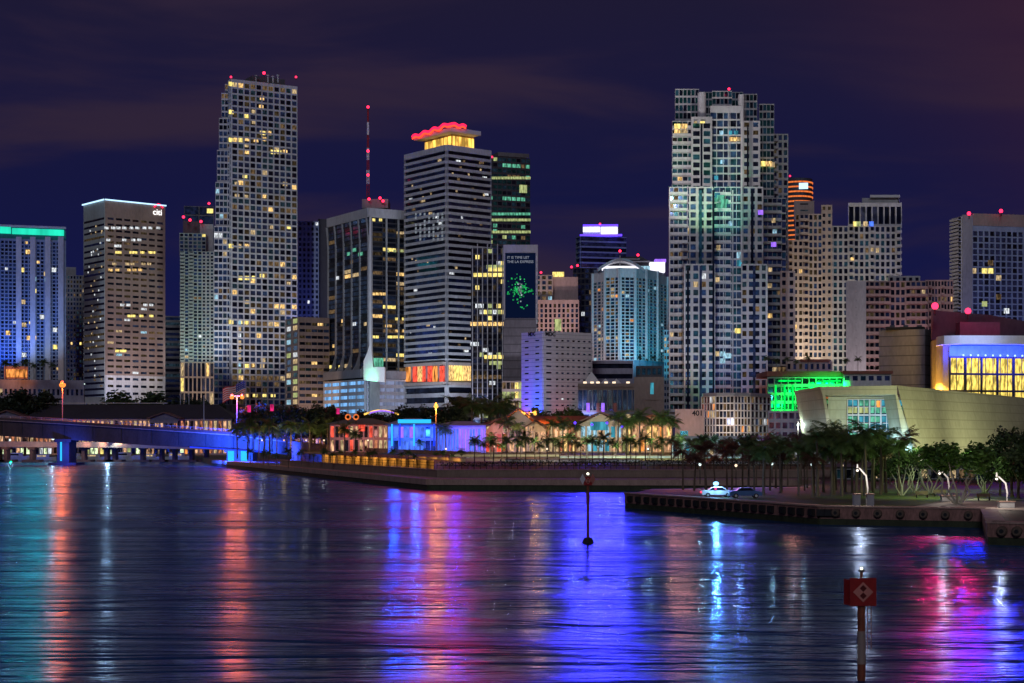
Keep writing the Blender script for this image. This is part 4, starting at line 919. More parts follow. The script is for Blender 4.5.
# lawns and paths
sheet('lawn', [W(642, 245), W(700, 226), W(820, 200), W(905, 197), W(960, 226), W(960, 300), W(832, 306), W(800, 276), W(660, 264)], 2.03, 'grass')
sheet('lawn', [W(975, 226), W(1100, 222), W(1100, 300), W(965, 300)], 2.03, 'grass')
sheet('path', [W(905, 195), W(985, 190), W(1100, 180), W(1100, 198), W(975, 224)], 2.035, 'pathm')
sheet('path', [W(640, 262), W(800, 277), W(804, 274.5), W(650, 259)], 2.04, 'pathm')
sheet('promenade', [W(224, 604), W(434, 326), W(818, 320), W(818, 336), W(440, 344), W(236, 612)], 2.03, 'pathm')
# rising park slope
mb = MB(); rows = [(348, 3.0), (372, 4.0), (410, 4.8), (470, 6.0), (560, 6.4), (760, 6.4)]
vs = [(X(px, D), D, z) for D, z in rows for px in (434 if D < 460 else 300, 620, 830, 1060 if D > 360 else 840)]
mb.add(vs, [(r * 4 + c, r * 4 + c + 1, (r + 1) * 4 + c + 1, (r + 1) * 4 + c) for r in range(5) for c in range(3)], 'grass_dry')
tag(mb.build('park_slope'), kind='structure')
w_ = MB(); pts = [W(280, 498), W(437, 346), W(830, 345)]
def wall_thing(pts, z0, z1, t, mat, name, label, cat='wall'):
    mb = MB()
    for i in range(len(pts) - 1):
        f = face2(pts[i], pts[i + 1]); mb.prism([f.P(0, 0, 0)[:2], f.P(f.w, 0, 0)[:2], f.P(f.w, -t, 0)[:2], f.P(0, -t, 0)[:2]], z0, z1, mat)
        mb.prism([f.P(-.1, .15, 0)[:2], f.P(f.w + .1, .15, 0)[:2], f.P(f.w + .1, -t - .1, 0)[:2], f.P(-.1, -t - .1, 0)[:2]], z1, z1 + .18, 'cap_conc')
    return one(mb, name, label, cat)
wall_thing(pts, 2, 3.5, .8, 'lawn_wall', 'promenade_wall', 'long low brown retaining wall behind the waterfront promenade')
wall_thing([W(322, 520), W(462, 400)], 2, 5.4, 1, 'cream_wall', 'ramp_wall', 'short cream wall lit gold under the bridge ramp')
for k in range(15):
    q = (k + .5) / 15; P0, P1 = W(322, 520), W(462, 400); x, y = P0[0] + (P1[0] - P0[0]) * q, P0[1] + (P1[1] - P0[1]) * q
    light('AREA', (x - 1.6, y - 1.8, 4.9), (1, .5, .1), 90, 5, (x, y, 3.8))
# railing posts along the promenade wall
post = MB(); post.tube([(0, 0, 0), (0, 0, 1.5)], .07, 'black', 5); post.ball((0, 0, 1.5), .12, 'black', 6); pme = post.mesh('railing_post')
for nm, P_, n0, gl in (('left', [W(286, 494), W(434, 350)], 30, 'railing along the slanting promenade wall'), ('right', [W(437, 349), W(828, 348)], 64, 'railing along the straight promenade wall')):
    f = face2(*P_); r = empty('railing', f.P(0, 0, 3.7), 'thin black post railing on the %s' % ('slanting wall below the bridge ramp' if nm == 'left' else 'straight wall behind the promenade'), 'railing')
    for i in range(n0): o = ref('post', pme, r, Matrix.Translation(Vector(f.P(f.w * i / (n0 - 1), 0, 3.7)) - Vector(f.P(0, 0, 3.7))))
    for zz in (4.5, 5.1):
        mb = MB(); mb.tube([f.P(0, 0, zz), f.P(f.w, 0, zz)], .05, 'black', 4); mb.build('rail', r)

# ------------------------------------------------------------------ bridges
br = empty('road_bridge', (*W(62, 620), 0), 'dark road bridge sloping down to the right, its girder and pier lit blue', 'bridge')
line = [(-140, 660, 411, 430), (0, 632, 417.5, 436), (62, 622, 421, 439.5), (150, 605, 426.5, 445.5), (232, 588, 432, 449.5), (290, 560, 439, 455)]
def ribbon(name, fy0, fy1, y0, y1, mat, parent=br, line=line):
    mb = MB(); vs = []
    for (px, D, yt, yb) in line:
        x = X(px, D); za, zb = fy0(D, yt, yb), fy1(D, yt, yb)
        vs += [(x, D + y0, zb), (x, D + y1, zb), (x, D + y1, za), (x, D + y0, za)]
    k = len(line); fs = [(0, 3, 2, 1), ((k - 1) * 4, (k - 1) * 4 + 1, (k - 1) * 4 + 2, (k - 1) * 4 + 3)]
    for i in range(k - 1):
        for j in range(4): fs.append((i * 4 + j, i * 4 + (j + 1) % 4, (i + 1) * 4 + (j + 1) % 4, (i + 1) * 4 + j)[::-1])
    mb.add(vs, [f[::-1] for f in fs], mat); return mb.build(name, parent)
ribbon('girder', lambda D, t, b: Z(t, D) - 1.3, lambda D, t, b: Z(b, D), 1.2, 13, 'bridge_conc')
ribbon('deck', lambda D, t, b: Z(t, D) - .9, lambda D, t, b: Z(t, D) - 1.3, 0, 14.2, 'cap_conc')
ribbon('parapet', lambda D, t, b: Z(t, D), lambda D, t, b: Z(t, D) - 1.0, 0, .35, 'bridge_conc')
ribbon('parapet', lambda D, t, b: Z(t, D), lambda D, t, b: Z(t, D) - .89, 13.8, 14.2, 'cap_conc')
def pier(px0, px1, D, yt, depth, parent, mat='bridge_conc', zb=-2):
    mb = MB(); x0, x1 = X(px0, D), X(px1, D); z = Z(yt, D); mb.box(x0, x1, D + 1.5, D + depth, zb, z - 1.2, mat)
    mb.box(x0 - .8, x1 + .8, D + 1.0, D + depth + .5, z - 1.2, z, mat); mb.box(x0 - 3, x1 + 3, D, D + depth + 1, -1, .9, mat)
    return mb.build('pier', parent)
p = pier(56, 68, 620, 439, 12, br)
mb = MB(); mb.tube([(X(61, 621), 621, 1.6), (X(61, 621), 621, Z(442, 621))], .35, 'e_cyan', 8); mb.build('light_tube', p, org=tuple(wloc(p)))
p = pier(226, 252, 588, 449, 12, br)
for px in (230.5, 243.5):
    mb = MB(); x = X(px, 588); mb.box(x - 1.1, x + 1.1, 588.6, 589.3, Z(461, 588), Z(451, 588), 'e_cyan'); mb.build('light_panel', p, org=tuple(wloc(p)))
for px in (60, 66): wash(px, 612, 3.2, (.01, .06, 1), 1500, 1.5, 8, 3)
for px, D, py, w in ((206, 582, 452, 20000), (228, 574, 452, 40000), (248, 568, 452, 40000), (272, 554, 455, 26000), (300, 528, 458, 20000)): wash(px, D - 8, Z(py + 6, D), (.01, .07, 1), w * .9, 5, 10, 4)
mb = MB(); D = 600
mb.tube([(X(190, 597), 597, Z(447, 597)), (X(232, 587), 587, Z(449.5, 587)), (X(262, 573), 573, Z(452, 573))], .22, 'e_blue', 6); mb.build('light_tube', br)
# ramp wall running right
line2 = [(290, 560, 441, 462), (340, 520, 446.5, 463), (400, 475, 449.5, 465), (480, 440, 452.5, 466)]
rw = ribbon('bridge_ramp', lambda D, t, b: Z(t, D), lambda D, t, b: 1.5, 0, 14, 'quay_conc', None, line2)
tag(rw, 'grey retaining wall of the bridge ramp, blue lit at left, fading behind small palms', 'ramp')
# second bridge
rb = empty('rail_bridge', (*W(90, 700), 0), 'low older bridge on many short piers behind the road bridge', 'bridge')
line3 = [(-140, 720, 440.5, 446.5), (110, 700, 442, 447.5), (250, 690, 445.5, 450.5)]
ribbon('deck', lambda D, t, b: Z(t, D), lambda D, t, b: Z(b, D), 0, 9, 'stone_brown', rb, line3)
for px in (-4, 4, 30, 82, 105, 113, 141, 160, 173, 190, 205): pier(px - 1.6, px + 1.6, 704, 447, 7, rb, 'bridge_conc')
for px, m in ((5, 'e_amber'), (20, 'e_cool_lamp')): pass
LC = {'e_orange': (1, .11, .008), 'e_amber': (1, .30, .03), 'e_cool_lamp': (.8, 1, .92), 'e_lamp': (1, .86, .72), 'e_redlamp': (1, .03, .08), 'e_mark': (1, .97, .8), 'e_green_lamp': (0, 1, .4)}
def lamp_ball(parent, px, py, D, r, m, name='lamp', pwr=0):
    if pwr: light('POINT', (X(px, D), D - r - .3, Z(py, D)), LC[m], pwr, r * .35)
    mb = MB(); mb.ball((0, 0, 0), r, m, 10); return mb.build(name, parent, org=(0, 0, 0), loc=tuple(Vector((X(px, D), D, Z(py, D))) - wloc(parent)))
for px, py, m, r in ((10, 440, 'e_cool_lamp', .5), (53, 438.5, 'e_cool_lamp', .7), (108, 441, 'e_cool_lamp', .8), (122, 443, 'e_amber', .3), (146, 445, 'e_redlamp', .2), (160, 446, 'e_redlamp', .15), (172, 446.5, 'e_redlamp', .15), (184, 447, 'e_redlamp', .15), (198, 448, 'e_redlamp', .15)):
    lamp_ball(rb, px, py, 698, r, m, pwr={.5: 600, .7: 2500, .8: 3500}.get(r, 120))
# quayside market lights and moored boats behind the bridges
kio = [(-8, 24, 'w_olive'), (26, 52, 'w_white'), (66, 98, 'w_olive'), (100, 116, 'w_yel'), (118, 140, 'w_olive'), (142, 170, 'w_warm2'), (172, 192, 'w_orange')]
for i, (a, c, m) in enumerate(kio):
    D = 776; P = front(a, c, D); b = Bld('waterside_kiosk', 'low lit waterside stall under the rail bridge, %s from the left edge' % nth(i), 'kiosk', W((a + c) / 2, D), 'lit stalls behind the rail bridge')
    z = Z(447, D); b.body(P, 2, z, 'stone_brown', 8); b.facade(faces(P)[0], 2.6, z - .4, 1, max(3, (c - a) // 4), 'stone_brown', sp=.1, pw=.25, glass=(m, 'e_boatlight', 'g_black', 'w_shop'), p=0); b.done()
def boat(px, D, L_, lab, rot=0):
    t = empty('motor_boat', (X(px, D), D, 0), lab, 'boat', 'boats moored behind the rail bridge')
    mb = MB(); h = L_ * .13; vs = []; st = [(-.5, .14, 0), (-.2, .17, 0), (.2, .15, .1), (.42, .07, .25), (.52, .005, .32)]
    for sx, hw, rise in st:
        for yy, zz in ((-hw, h + rise * h), (-hw * .6, -.2), (hw * .6, -.2), (hw, h + rise * h)): vs.append((sx * L_, yy * L_, zz))
    fs = [(0, 1, 2, 3), (19, 18, 17, 16)]
    for i in range(4):
        for j in range(4): fs.append((i * 4 + j, (i + 1) * 4 + j, (i + 1) * 4 + (j + 1) % 4, i * 4 + (j + 1) % 4))
    mb.add(vs, fs, 'boat_white'); M = Matrix.Rotation(rot, 4, 'Z'); mb.v = [tuple(M @ Vector(v)) for v in mb.v]; mb.build('hull', t, org=(0, 0, 0))
    mb = MB(); mb.prism([(-.3 * L_, -.1 * L_), (.12 * L_, -.1 * L_), (.22 * L_, 0), (.12 * L_, .1 * L_), (-.3 * L_, .1 * L_)], h, h * 2, 'boat_white', M); mb.build('cabin', t, org=(0, 0, 0))
    mb = MB(); mb.box(-.26 * L_, .1 * L_, -.105 * L_, .105 * L_, h * 1.3, h * 1.7, 'w_warm2' if R.random() < .5 else 'g_black', M); mb.build('cabin_window', t, org=(0, 0, 0))
    mb = MB(); mb.tube([(-.1 * L_, 0, h * 2), (-.12 * L_, 0, h * 3.2)], .1, 'silver', 5); mb.build('mast', t, org=(0, 0, 0)); return t
for i, (px, D, l) in enumerate(((-6, 742, 12), (16, 748, 14), (44, 744, 11), (74, 748, 13), (94, 742, 12), (124, 746, 15), (150, 744, 12), (178, 748, 14))):
    boat(px, D, l, 'small white motor boat moored under the rail bridge, %s from the left' % nth(i), R.uniform(-.3, .3))
D = 690; t = empty('channel_light', (X(11, D), D, 0), 'small green navigation light on a post at far left waterline', 'navigation light')
mb = MB(); mb.tube([(0, 0, -1), (0, 0, Z(463.5, D))], .15, 'black', 6); mb.build('post', t, org=(0, 0, 0)); lamp_ball(t, 11, 462, D, .55, 'e_green_lamp', pwr=700)

# ------------------------------------------------------------------ waterfront market
def hall(name, label, x0, x1, D, yr, ye, yb, dep, wallm, roofm, nb=8, gl=('w_shop', 'w_shop2', 'g_brown'), gable=False, cat='market hall', base=6.0, p=0, lit=WARM, eave=1.4, nf=1, pw=.3, sp=.2):
    P = front(x0, x1, D, 0); b = Bld(name, label, cat, W((x0 + x1) / 2, D), 'market halls along the waterfront', base)
    ze, zr = Z(ye, D), Z(yr, D); Q = back(P, dep)
    b.body(P, base, ze, wallm, dep, top=wallm); f = faces(P)[0]
    b.facade(f, base, ze - .3, nf, nb, wallm, sp=sp, pw=pw, d=.7, glass=gl, p=p, lit=lit)
    mb = MB(); A, B = P; e = eave
    if gable:
        xm = (A[0] + B[0]) / 2
        vs = [(A[0] - e, D - 1.5, ze), (B[0] + e, D - 1.5, ze), (xm, D - 1.5, zr), (A[0] - e, D + dep, ze), (B[0] + e, D + dep, ze), (xm, D + dep, zr)]
        th = .5
        mb.add(vs + [(v[0], v[1], v[2] + th) for v in vs], [(0, 3, 5, 2), (1, 2, 5, 4), (6, 8, 11, 9), (7, 10, 11, 8), (0, 2, 8, 6), (1, 7, 8, 2), (0, 6, 9, 3), (1, 4, 10, 7), (3, 9, 11, 5), (4, 5, 11, 10)], roofm); b.part('roof', mb)
        mb = MB(); mb.add([(A[0], D + .1, ze), (B[0], D + .1, ze), (xm, D + .1, zr - .2), (A[0], D + 1, ze), (B[0], D + 1, ze), (xm, D + 1, zr - .2)], [(0, 1, 2), (5, 4, 3), (0, 2, 5, 3), (1, 4, 5, 2)], wallm); b.part('gable_wall', mb)
    else:
        vs = [(A[0] - e, D - 1.5, ze), (B[0] + e, D - 1.5, ze), (B[0] + e, D + dep, ze), (A[0] - e, D + dep, ze), (A[0] + dep * .35, D + dep * .45, zr), (B[0] - dep * .35, D + dep * .45, zr)]
        mb.add(vs, [(0, 1, 5, 4), (1, 2, 5), (2, 3, 4, 5), (3, 0, 4), (3, 2, 1, 0)], roofm); b.part('roof', mb)
    return b, f
b, f = hall('market_hall', 'long dark roofed market hall behind the road bridge', 25, 232, 800, 404, 418.5, 428, 26, 'stone_brown', 'roof_dark', 44, sp=.1, pw=.35, gl=('w_shop', 'w_shop2', 'w_shop', 'g_brown', 'w_warm2'), base=2)
mb = MB(); mb.box(X(28, 812), X(168, 812), 811, 812.5, Z(403.5, 812), Z(402.8, 812), 'conc_pale'); b.part('ridge_cap', mb); b.done()
b, f = hall('market_gable', 'small pale gable in front of the dark market roof at left edge', -14, 28, 790, 411, 419, 428, 14, 'conc_dark', 'roof_brown', 7, gable=True, base=2, cat='gabled hall'); b.done()
b, f = hall('market_gable', 'small lit gable in the middle of the dark market roof', 150, 178, 790, 413, 419, 428, 14, 'conc_dark', 'roof_brown', 6, gable=True, base=2, cat='gabled hall'); b.done()
b, f = hall('market_arcade', 'long low arcade of warm shop lights behind the bridge ramp', 232, 340, 640, 434, 438, 446, 14, 'stone_brown', 'roof_dark', 30, sp=.1, pw=.35); b.done()
P = front(60, 105, 880, 0); b = Bld('low_building', 'low pale flat block at foot of the brown bank tower', 'building', W(80, 880)); b.body(P, 2, Z(397, 880), 'conc_pale'); b.facade(faces(P)[0], 2, Z(397, 880), 2, 9, 'conc_pale', sp=.5, pw=.4, p=.2, lit=MIX); b.done()
b, f = hall('restaurant', 'restaurant with dark green roof and red lit front left of the blue pavilion', 330, 388, 500, 418, 424, 446, 16, 'pink_wall', 'green_roof', 12, gl=('w_shop', 'w_red', 'w_shop2', 'w_warm2', 'g_brown'), cat='restaurant', nf=2)
for px in (348, 356):
    mb = MB(); D = 497; c = (X(px, D), D, Z(417, D)); mb.tube([(c[0] + .75 * math.cos(2 * PI * k / 16), D, c[2] + .75 * math.sin(2 * PI * k / 16)) for k in range(17)], .22, 'e_ring', 5, cap=False)
    mb.tube([(c[0], D, c[2] - 1), (c[0], D, Z(424, D))], .12, 'black', 4); b.part('ring_sign', mb)
b.lit(f, 362, 428, 2, 2, 'w_red', d=.9); b.lit(f, 342, 430, 2, 2, 'w_orange', d=.9); b.done()
b, f = hall('blue_pavilion', 'two storey pavilion outlined in bright blue light with a cyan roof', 388, 436, 480, 418, 424.5, 446, 14, 'steel_blue', 'steel_blue', 9, gl=('w_blue', 'w_blue', 'g_navy', 'w_violet'), cat='pavilion', nf=2, pw=.15)
mb = MB(); D = 477.5; mb.prism([W(400, D), W(434, D), (X(434, D), D + 6), (X(400, D), D + 6)], Z(423.5, D), Z(418.6, D), 'e_roofcyan' if 'e_roofcyan' in MATS else 'e_cyan'); 
mb2 = MB(); mb2.box(X(398, D), X(431, D), D - .4, D, Z(423.2, D), Z(419.4, D), 'e_cyan'); b.part('roof_light', mb2)
for px in (392, 400, 414, 434):
    mb = MB(); x = X(px, 477); mb.box(x - .22, x + .22, 476.6, 477, Z(446, 477), Z(424, 477), 'e_cyan' if px in (392, 414) else 'e_blue'); b.part('light_column', mb)
b.done()
b, f = hall('blue_arcade', 'long arcade with violet and blue lit posts right of the cyan roofed pavilion', 437, 486, 482, 421, 425.5, 447, 14, 'lavender', 'steel_blue', 18, gl=('w_blue', 'w_violet', 'g_navy', 'w_blue'), cat='arcade', nf=1, pw=.45); b.done()
b, f = hall('market_hall', 'brown roofed market hall with warm arches behind the park palms', 486, 640, 500, 415.5, 424, 447, 18, 'cream_wall', 'roof_rust', 34, nf=2, gl=('w_shop', 'w_warm2', 'w_shop2', 'g_brown', 'w_warm')); b.done()
for i, (x0, x1, yr, ye, gl, lb) in enumerate(((484, 508, 420, 432, ('w_red', 'sign_pink', 'w_orange'), 'cream gable with pink lit shopfront right of the violet arcade'), (502, 535, 409, 424, ('w_shop', 'g_brown', 'w_dim'), 'large gable under the pair of amber lamps'),
                    (526, 546, 421, 430, ('w_shop', 'w_warm2'), 'small gable right of the pair of amber lamps'), (580, 622, 413, 424, ('w_aqua', 'w_shop', 'w_cool'), 'broad gable with aqua lit window'), (632, 672, 416, 424, ('w_shop', 'w_warm', 'w_orange'), 'orange lit gable beside the block marked 401'))):
    b, f = hall('market_gable', lb, x0, x1, 493, yr, ye, 447, 10, 'cream_wall', 'roof_brown', max(3, (x1 - x0) // 6), gable=True, nf=2, gl=gl, cat='gabled hall')
    if i == 3: b.lit(f, 599, 426, 5.4, 2.6, 'w_aqua', d=1)
    b.done()
b, f = hall('park_pavilion', 'long low pavilion glowing teal and white behind the point palms', 672, 830, 445, 436, 441, 455, 12, 'conc_pale', 'conc_grey', 26, gl=('w_white', 'w_green', 'w_aqua', 'w_warm2', 'g_navy', 'w_cool'), cat='pavilion', base=5.4); b.done()
b, f = hall('park_pavilion', 'low shelter with grey roof behind the trees at right', 835, 1060, 330, 462, 467, 478, 10, 'conc_grey', 'conc_dark', 24, gl=('w_dim', 'g_black', 'g_black', 'w_warm2', 'g_teal'), cat='pavilion', base=2.0); b.done()
one(MB().tube([(X(300 + 8 * k, 520), 520, Z(414 - 5 * math.sin(PI * k / 20), 520)) for k in range(9, 13)], .3, 'e_gold', 6), 'light_arch', 'short gold light arch above the bridge ramp trees', 'light') if False else None
mb = MB(); D = 560; mb.tube([(X(364 + k * 2.9, D), D, Z(414.5 - 4.2 * math.sin(PI * k / 12), D)) for k in range(13)], .35, 'e_gold', 6); mb.tube([(X(370 + k * 2.0, D), D - .5, Z(413 - 2.2 * math.sin(PI * k / 12), D)) for k in range(13)], .3, 'w_violet', 6)
for px in (364, 398.8): mb.tube([(X(px, D), D, 6), (X(px, D), D, Z(414.5, D))], .2, 'black', 5)
one(mb, 'light_arch', 'low curved arch of gold and violet lights above the green roofed restaurant', 'light arch')
mb = MB(); D = 500; 
for px, y0, y1, lb in ((272, 404, 413, 'taller magenta lit banner among the dark trees'), (338, 408, 416, 'magenta lit banner behind the green roofed restaurant'), (249, 405, 414, 'magenta banner under the flag')):
    t = empty('lit_banner', (X(px, D), D, 6), lb, 'banner', 'magenta banners on poles')
    mb = MB(); mb.tube([(0, .2, 0), (0, .2, Z(y0, D) - 6)], .12, 'black', 5); mb.build('pole', t, org=(0, 0, 0))
    mb = MB(); mb.box(-.55, .55, -.06, .06, Z(y1, D) - 5.4, Z(y0, D) - 6.1, 'e_pink'); mb.build('banner', t, org=(0, 0, 0))

# ------------------------------------------------------------------ street lamps
def mast_lamp(px, py, D, zb, m, r, label, pwr=0, heads=1, group='tall street lamps', curved=False, pw=.16, mat='pole_metal'):
    z = Z(py, D); t = empty('street_lamp', (X(px, D), D, zb), label, 'street lamp', group)
    mb = MB(); h = z - zb
    hs = [0] if heads == 1 else [-1.9, 1.9]
    if curved:
        mb.tube([(0, 0, 0), (.1, 0, h * .5), (-.1, 0, h * .85), (-.9, 0, h + .25), (-curved, 0, h + .3)], [pw * 1.4, pw, pw, pw * .8, pw * .6], mat, 7); hs = [-curved - .2]
    else:
        mb.tube([(0, 0, 0), (0, 0, h + (.0 if heads == 1 else .4))], [pw * 1.5, pw], mat, 7)
        if heads == 2: mb.tube([(-1.9, 0, h + .5), (1.9, 0, h + .5)], pw * .7, mat, 6)
    mb.build('pole', t, org=(0, 0, 0))
    for hx in hs:
        mb = MB(); mb.tube([(hx, 0, h + .25 + r * .3), (hx, 0, h + .65 + r * .9)], [r * .9, r * .35], mat, 8); hd = mb.build('lamp_head', t, org=(0, 0, 0))
        mb = MB(); mb.ball((hx, 0, h), r, m, 10, .8); mb.build('bulb', t, org=(0, 0, 0))  # ball widened so that it also draws the lamp's glow
        if pwr: light('POINT', (X(px, D) + hx, D - r - .4, zb + h - .15), LC[m], pwr, max(.12, r * .35))
    return t
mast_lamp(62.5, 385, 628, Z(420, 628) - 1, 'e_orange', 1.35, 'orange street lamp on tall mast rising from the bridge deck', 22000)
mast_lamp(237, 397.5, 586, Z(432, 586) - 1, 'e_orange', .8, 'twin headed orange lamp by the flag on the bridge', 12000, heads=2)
mast_lamp(436, 406.5, 520, 6, 'e_amber', .8, 'amber street lamp behind the blue arcade', 9000)
mast_lamp(529, 414, 498, 6, 'e_amber', .55, 'pair of amber lamps on one pole above the market gables', 4500, heads=2)
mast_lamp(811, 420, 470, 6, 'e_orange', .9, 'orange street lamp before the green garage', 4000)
mast_lamp(798, 425, 468, 6, 'e_cool_lamp', .45, 'white street lamp left of the orange lamp before the green garage', 1500)
mast_lamp(664, 417, 488, 6, 'e_amber', .3, 'small orange lamp left of the block marked 401', 500)
mast_lamp(84.5, 384, 900, 4, 'e_cool_lamp', .35, 'small pale lamp at foot of the brown bank tower')
mast_lamp(119, 461, 760, 2, 'e_cool_lamp', .25, 'small white quay lamp left of centre under the bridge', pw=.1)
for i, (px, py, D) in enumerate(((864, 470.5, 200), (945.5, 473.5, 215), (1003.5, 479, 195))):
    mast_lamp(px + 3, py, D, 2.05, 'e_lamp', .17, ('curved park lamp at the gap in the quay wall', 'curved park lamp behind the white trunked tree', 'curved park lamp on the path at far right')[i], curved=1.0, group='curved white park lamps', mat='white_paint', pw=.12)
for px, D in ((864, 198), (945, 212), (1003, 193)): light('POINT', (X(px, D) - .6, D - .6, 5.9 if D > 194 else 5.0), (1, .86, .72), 520, .15)
# white poles without lamps
for i, (px, py, D, zb) in enumerate(((180.5, 362, 820, 4), (189, 368, 830, 4), (204, 396, 700, 4), (256, 395, 620, 4))):
    t = empty('flagpole', (X(px, D), D, zb), ('bare silver flagpole, tallest of the three left of the flag', 'bare silver flagpole, right of the tallest', 'short bare pole between the bare flagpoles and the flag', 'thin bare pole right of the twin orange lamp')[i], 'flagpole', 'bare poles')
    mb = MB(); mb.tube([(0, 0, 0), (0, 0, Z(py, D) - zb)], [.3, .16], 'silver', 7); mb.build('pole', t, org=(0, 0, 0)); mb = MB(); mb.ball((0, 0, Z(py, D) - zb), .4, 'silver', 8); mb.build('finial', t, org=(0, 0, 0))
# the flag
D = 640; t = empty('national_flag', (X(246, D), D, 6), 'large flag of red and white stripes with blue canton on a tall pole', 'flag')
mb = MB(); mb.tube([(0, 0, 0), (0, 0, Z(378, D) - 6)], [.28, .14], 'silver', 7); mb.build('pole', t, org=(0, 0, 0))
mb = MB(); n = 12
def fp(u, v):   # u away from pole (0..1), v down (0..1)
    return (-.2 - 9.2 * u, .7 * math.sin(u * 7) * u, Z(381, D) - 6 - 5.6 * v - 3.2 * u + .35 * math.sin(u * 9 + v))
for s in range(13):
    mt = 'flag_red' if s % 2 == 0 else 'white_paint'
    k0 = 5 if s < 7 else 0
    vs = []
    for k in range(k0, n + 1): vs += [fp(k / n, s / 13), fp(k / n, (s + 1) / 13)]
    mb.add(vs, [(2 * k, 2 * k + 2, 2 * k + 3, 2 * k + 1) for k in range(n - k0)], mt)
fl_ = mb.build('cloth', t, org=(0, 0, 0))
mb = MB(); vs = []
for k in range(6): vs += [fp(k / n, 0), fp(k / n, 7 / 13)]
mb.add(vs, [(2 * k, 2 * k + 2, 2 * k + 3, 2 * k + 1) for k in range(5)], 'flag_blue')
for r_ in range(4):
    for c_ in range(5):
        q = fp(.035 + c_ * .08, .05 + r_ * .13); mb.box(q[0] - .13, q[0] + .13, q[1] - .08, q[1] - .04, q[2] - .13, q[2] + .13, 'white_paint')
mb.build('canton', t, org=(0, 0, 0))


# ------------------------------------------------------------------ channel markers
def marker(px, D, ysign, wpx, label, simple=False):
    t = empty('channel_marker', (X(px, D), D, -2), label, 'channel marker', 'red channel markers')
    s = wpx * D / F; zc = Z(ysign, D) + 2; h = s * (1.06)
    mb = MB(); mb.tube([(0, .3, 0), (0, .3, zc - s * .2)], .17 if not simple else .13, 'rust', 12); mb.build('post', t, org=(0, 0, 0))
    mb = MB(); mb.tube([(0, .3, zc - s * 2.75), (0, .3, zc - s * 1.5)], .182, 'stone_brown' if not simple else 'rust', 12); mb.build('post_sleeve', t, org=(0, 0, 0))
    mb = MB()
    if not simple:
        for x in (.25, .42): mb.tube([(x, .3, zc - s * 2.2), (x, .3, zc - s * .5)], .02, 'rust', 5)
        for k in range(8): mb.tube([(.25, .3, zc - s * .65 - k * .22), (.42, .3, zc - s * .65 - k * .22)], .015, 'rust', 4)
        mb.build('ladder', t, org=(0, 0, 0))
    mb = MB(); mb.box(-s / 2, s / 2, -.02, .05, zc - h / 2, zc + h / 2, 'red_paint'); bd = mb.build('sign_board', t, org=(0, 0, 0))
    def diamond(mb, c, r, y0, y1, mat): mb.add([(c[0], y0, c[1] + r), (c[0] + r, y0, c[1]), (c[0], y0, c[1] - r), (c[0] - r, y0, c[1]), (c[0], y1, c[1] + r), (c[0] + r, y1, c[1]), (c[0], y1, c[1] - r), (c[0] - r, y1, c[1])], [(0, 3, 2, 1), (4, 5, 6, 7), (0, 1, 5, 4), (1, 2, 6, 5), (2, 3, 7, 6), (3, 0, 4, 7)], mat)
    mb = MB(); diamond(mb, (0, zc), s * .38, -.045, -.02, 'sign_pink'); mb.build('diamond', bd, org=(0, 0, 0))
    mb = MB(); diamond(mb, (0, zc + s * .14), s * .13, -.06, -.045, 'red_dark'); diamond(mb, (0, zc - s * .14), s * .13, -.061, -.0451, 'red_dark'); mb.build('diamond_mark', bd, org=(0, 0, 0))
    if not simple:
        for sx in (-1, 1):     # the two side boards seen on edge, at angles to the front board
            M = Matrix.Translation((sx * s * .47, .42, zc)) @ Matrix.Rotation(sx * math.radians(62), 4, 'Z')
            mb = MB(); mb.box(-s * .25, s * .35, -.02, .03, -h * .5, h * .42, 'red_paint', M); mb.build('side_board', t, org=(0, 0, 0))
    mb = MB(); mb.tube([(0, .3, zc + h * .3), (0, .3, zc + h * .72)], .06, 'rust', 8); mb.tube([(0, .3, zc + h * .7), (0, .3, zc + h * .76)], .14, 'black', 10); mb.build('lamp_bracket', t, org=(0, 0, 0))
    mb = MB(); mb.ball((0, .3, zc + h * .82), .06 * D / 69, 'e_mark', 10); mb.build('lamp', t, org=(0, 0, 0))
    return t
wall('red_dark', (.10, .008, .008), var=.2, scale=2)
marker(863, 69, 592, 26.5, 'large red board marker with pink diamond on a rusty post in the foreground')
t = marker(588, 160, 481, 8, 'far red marker on a thin post standing in the middle of the bay', True)
for sx, m in ((-5.5, 'white_paint'), (4.5, 'sign_pink')):
    mb = MB(); c = (sx * .1, -.1); zc = Z(479, 160) + 2; r = .42; x = sx * .1
    mb.add([(x, -.3, zc + r * 1.3), (x + r * .7, -.1, zc), (x, -.3, zc - r * 1.3), (x - r * .7, -.5, zc), (x, 0, zc)], [(0, 1, 4), (1, 2, 4), (2, 3, 4), (3, 0, 4), (0, 3, 2, 1)], m); mb.build('day_board', t, org=(0, 0, 0))
mb = MB(); mb.tube([(0, .3, 1.8), (0, .3, 2.5)], [.7, .4], 'rubber', 14); mb.build('base_collar', t, org=(0, 0, 0))

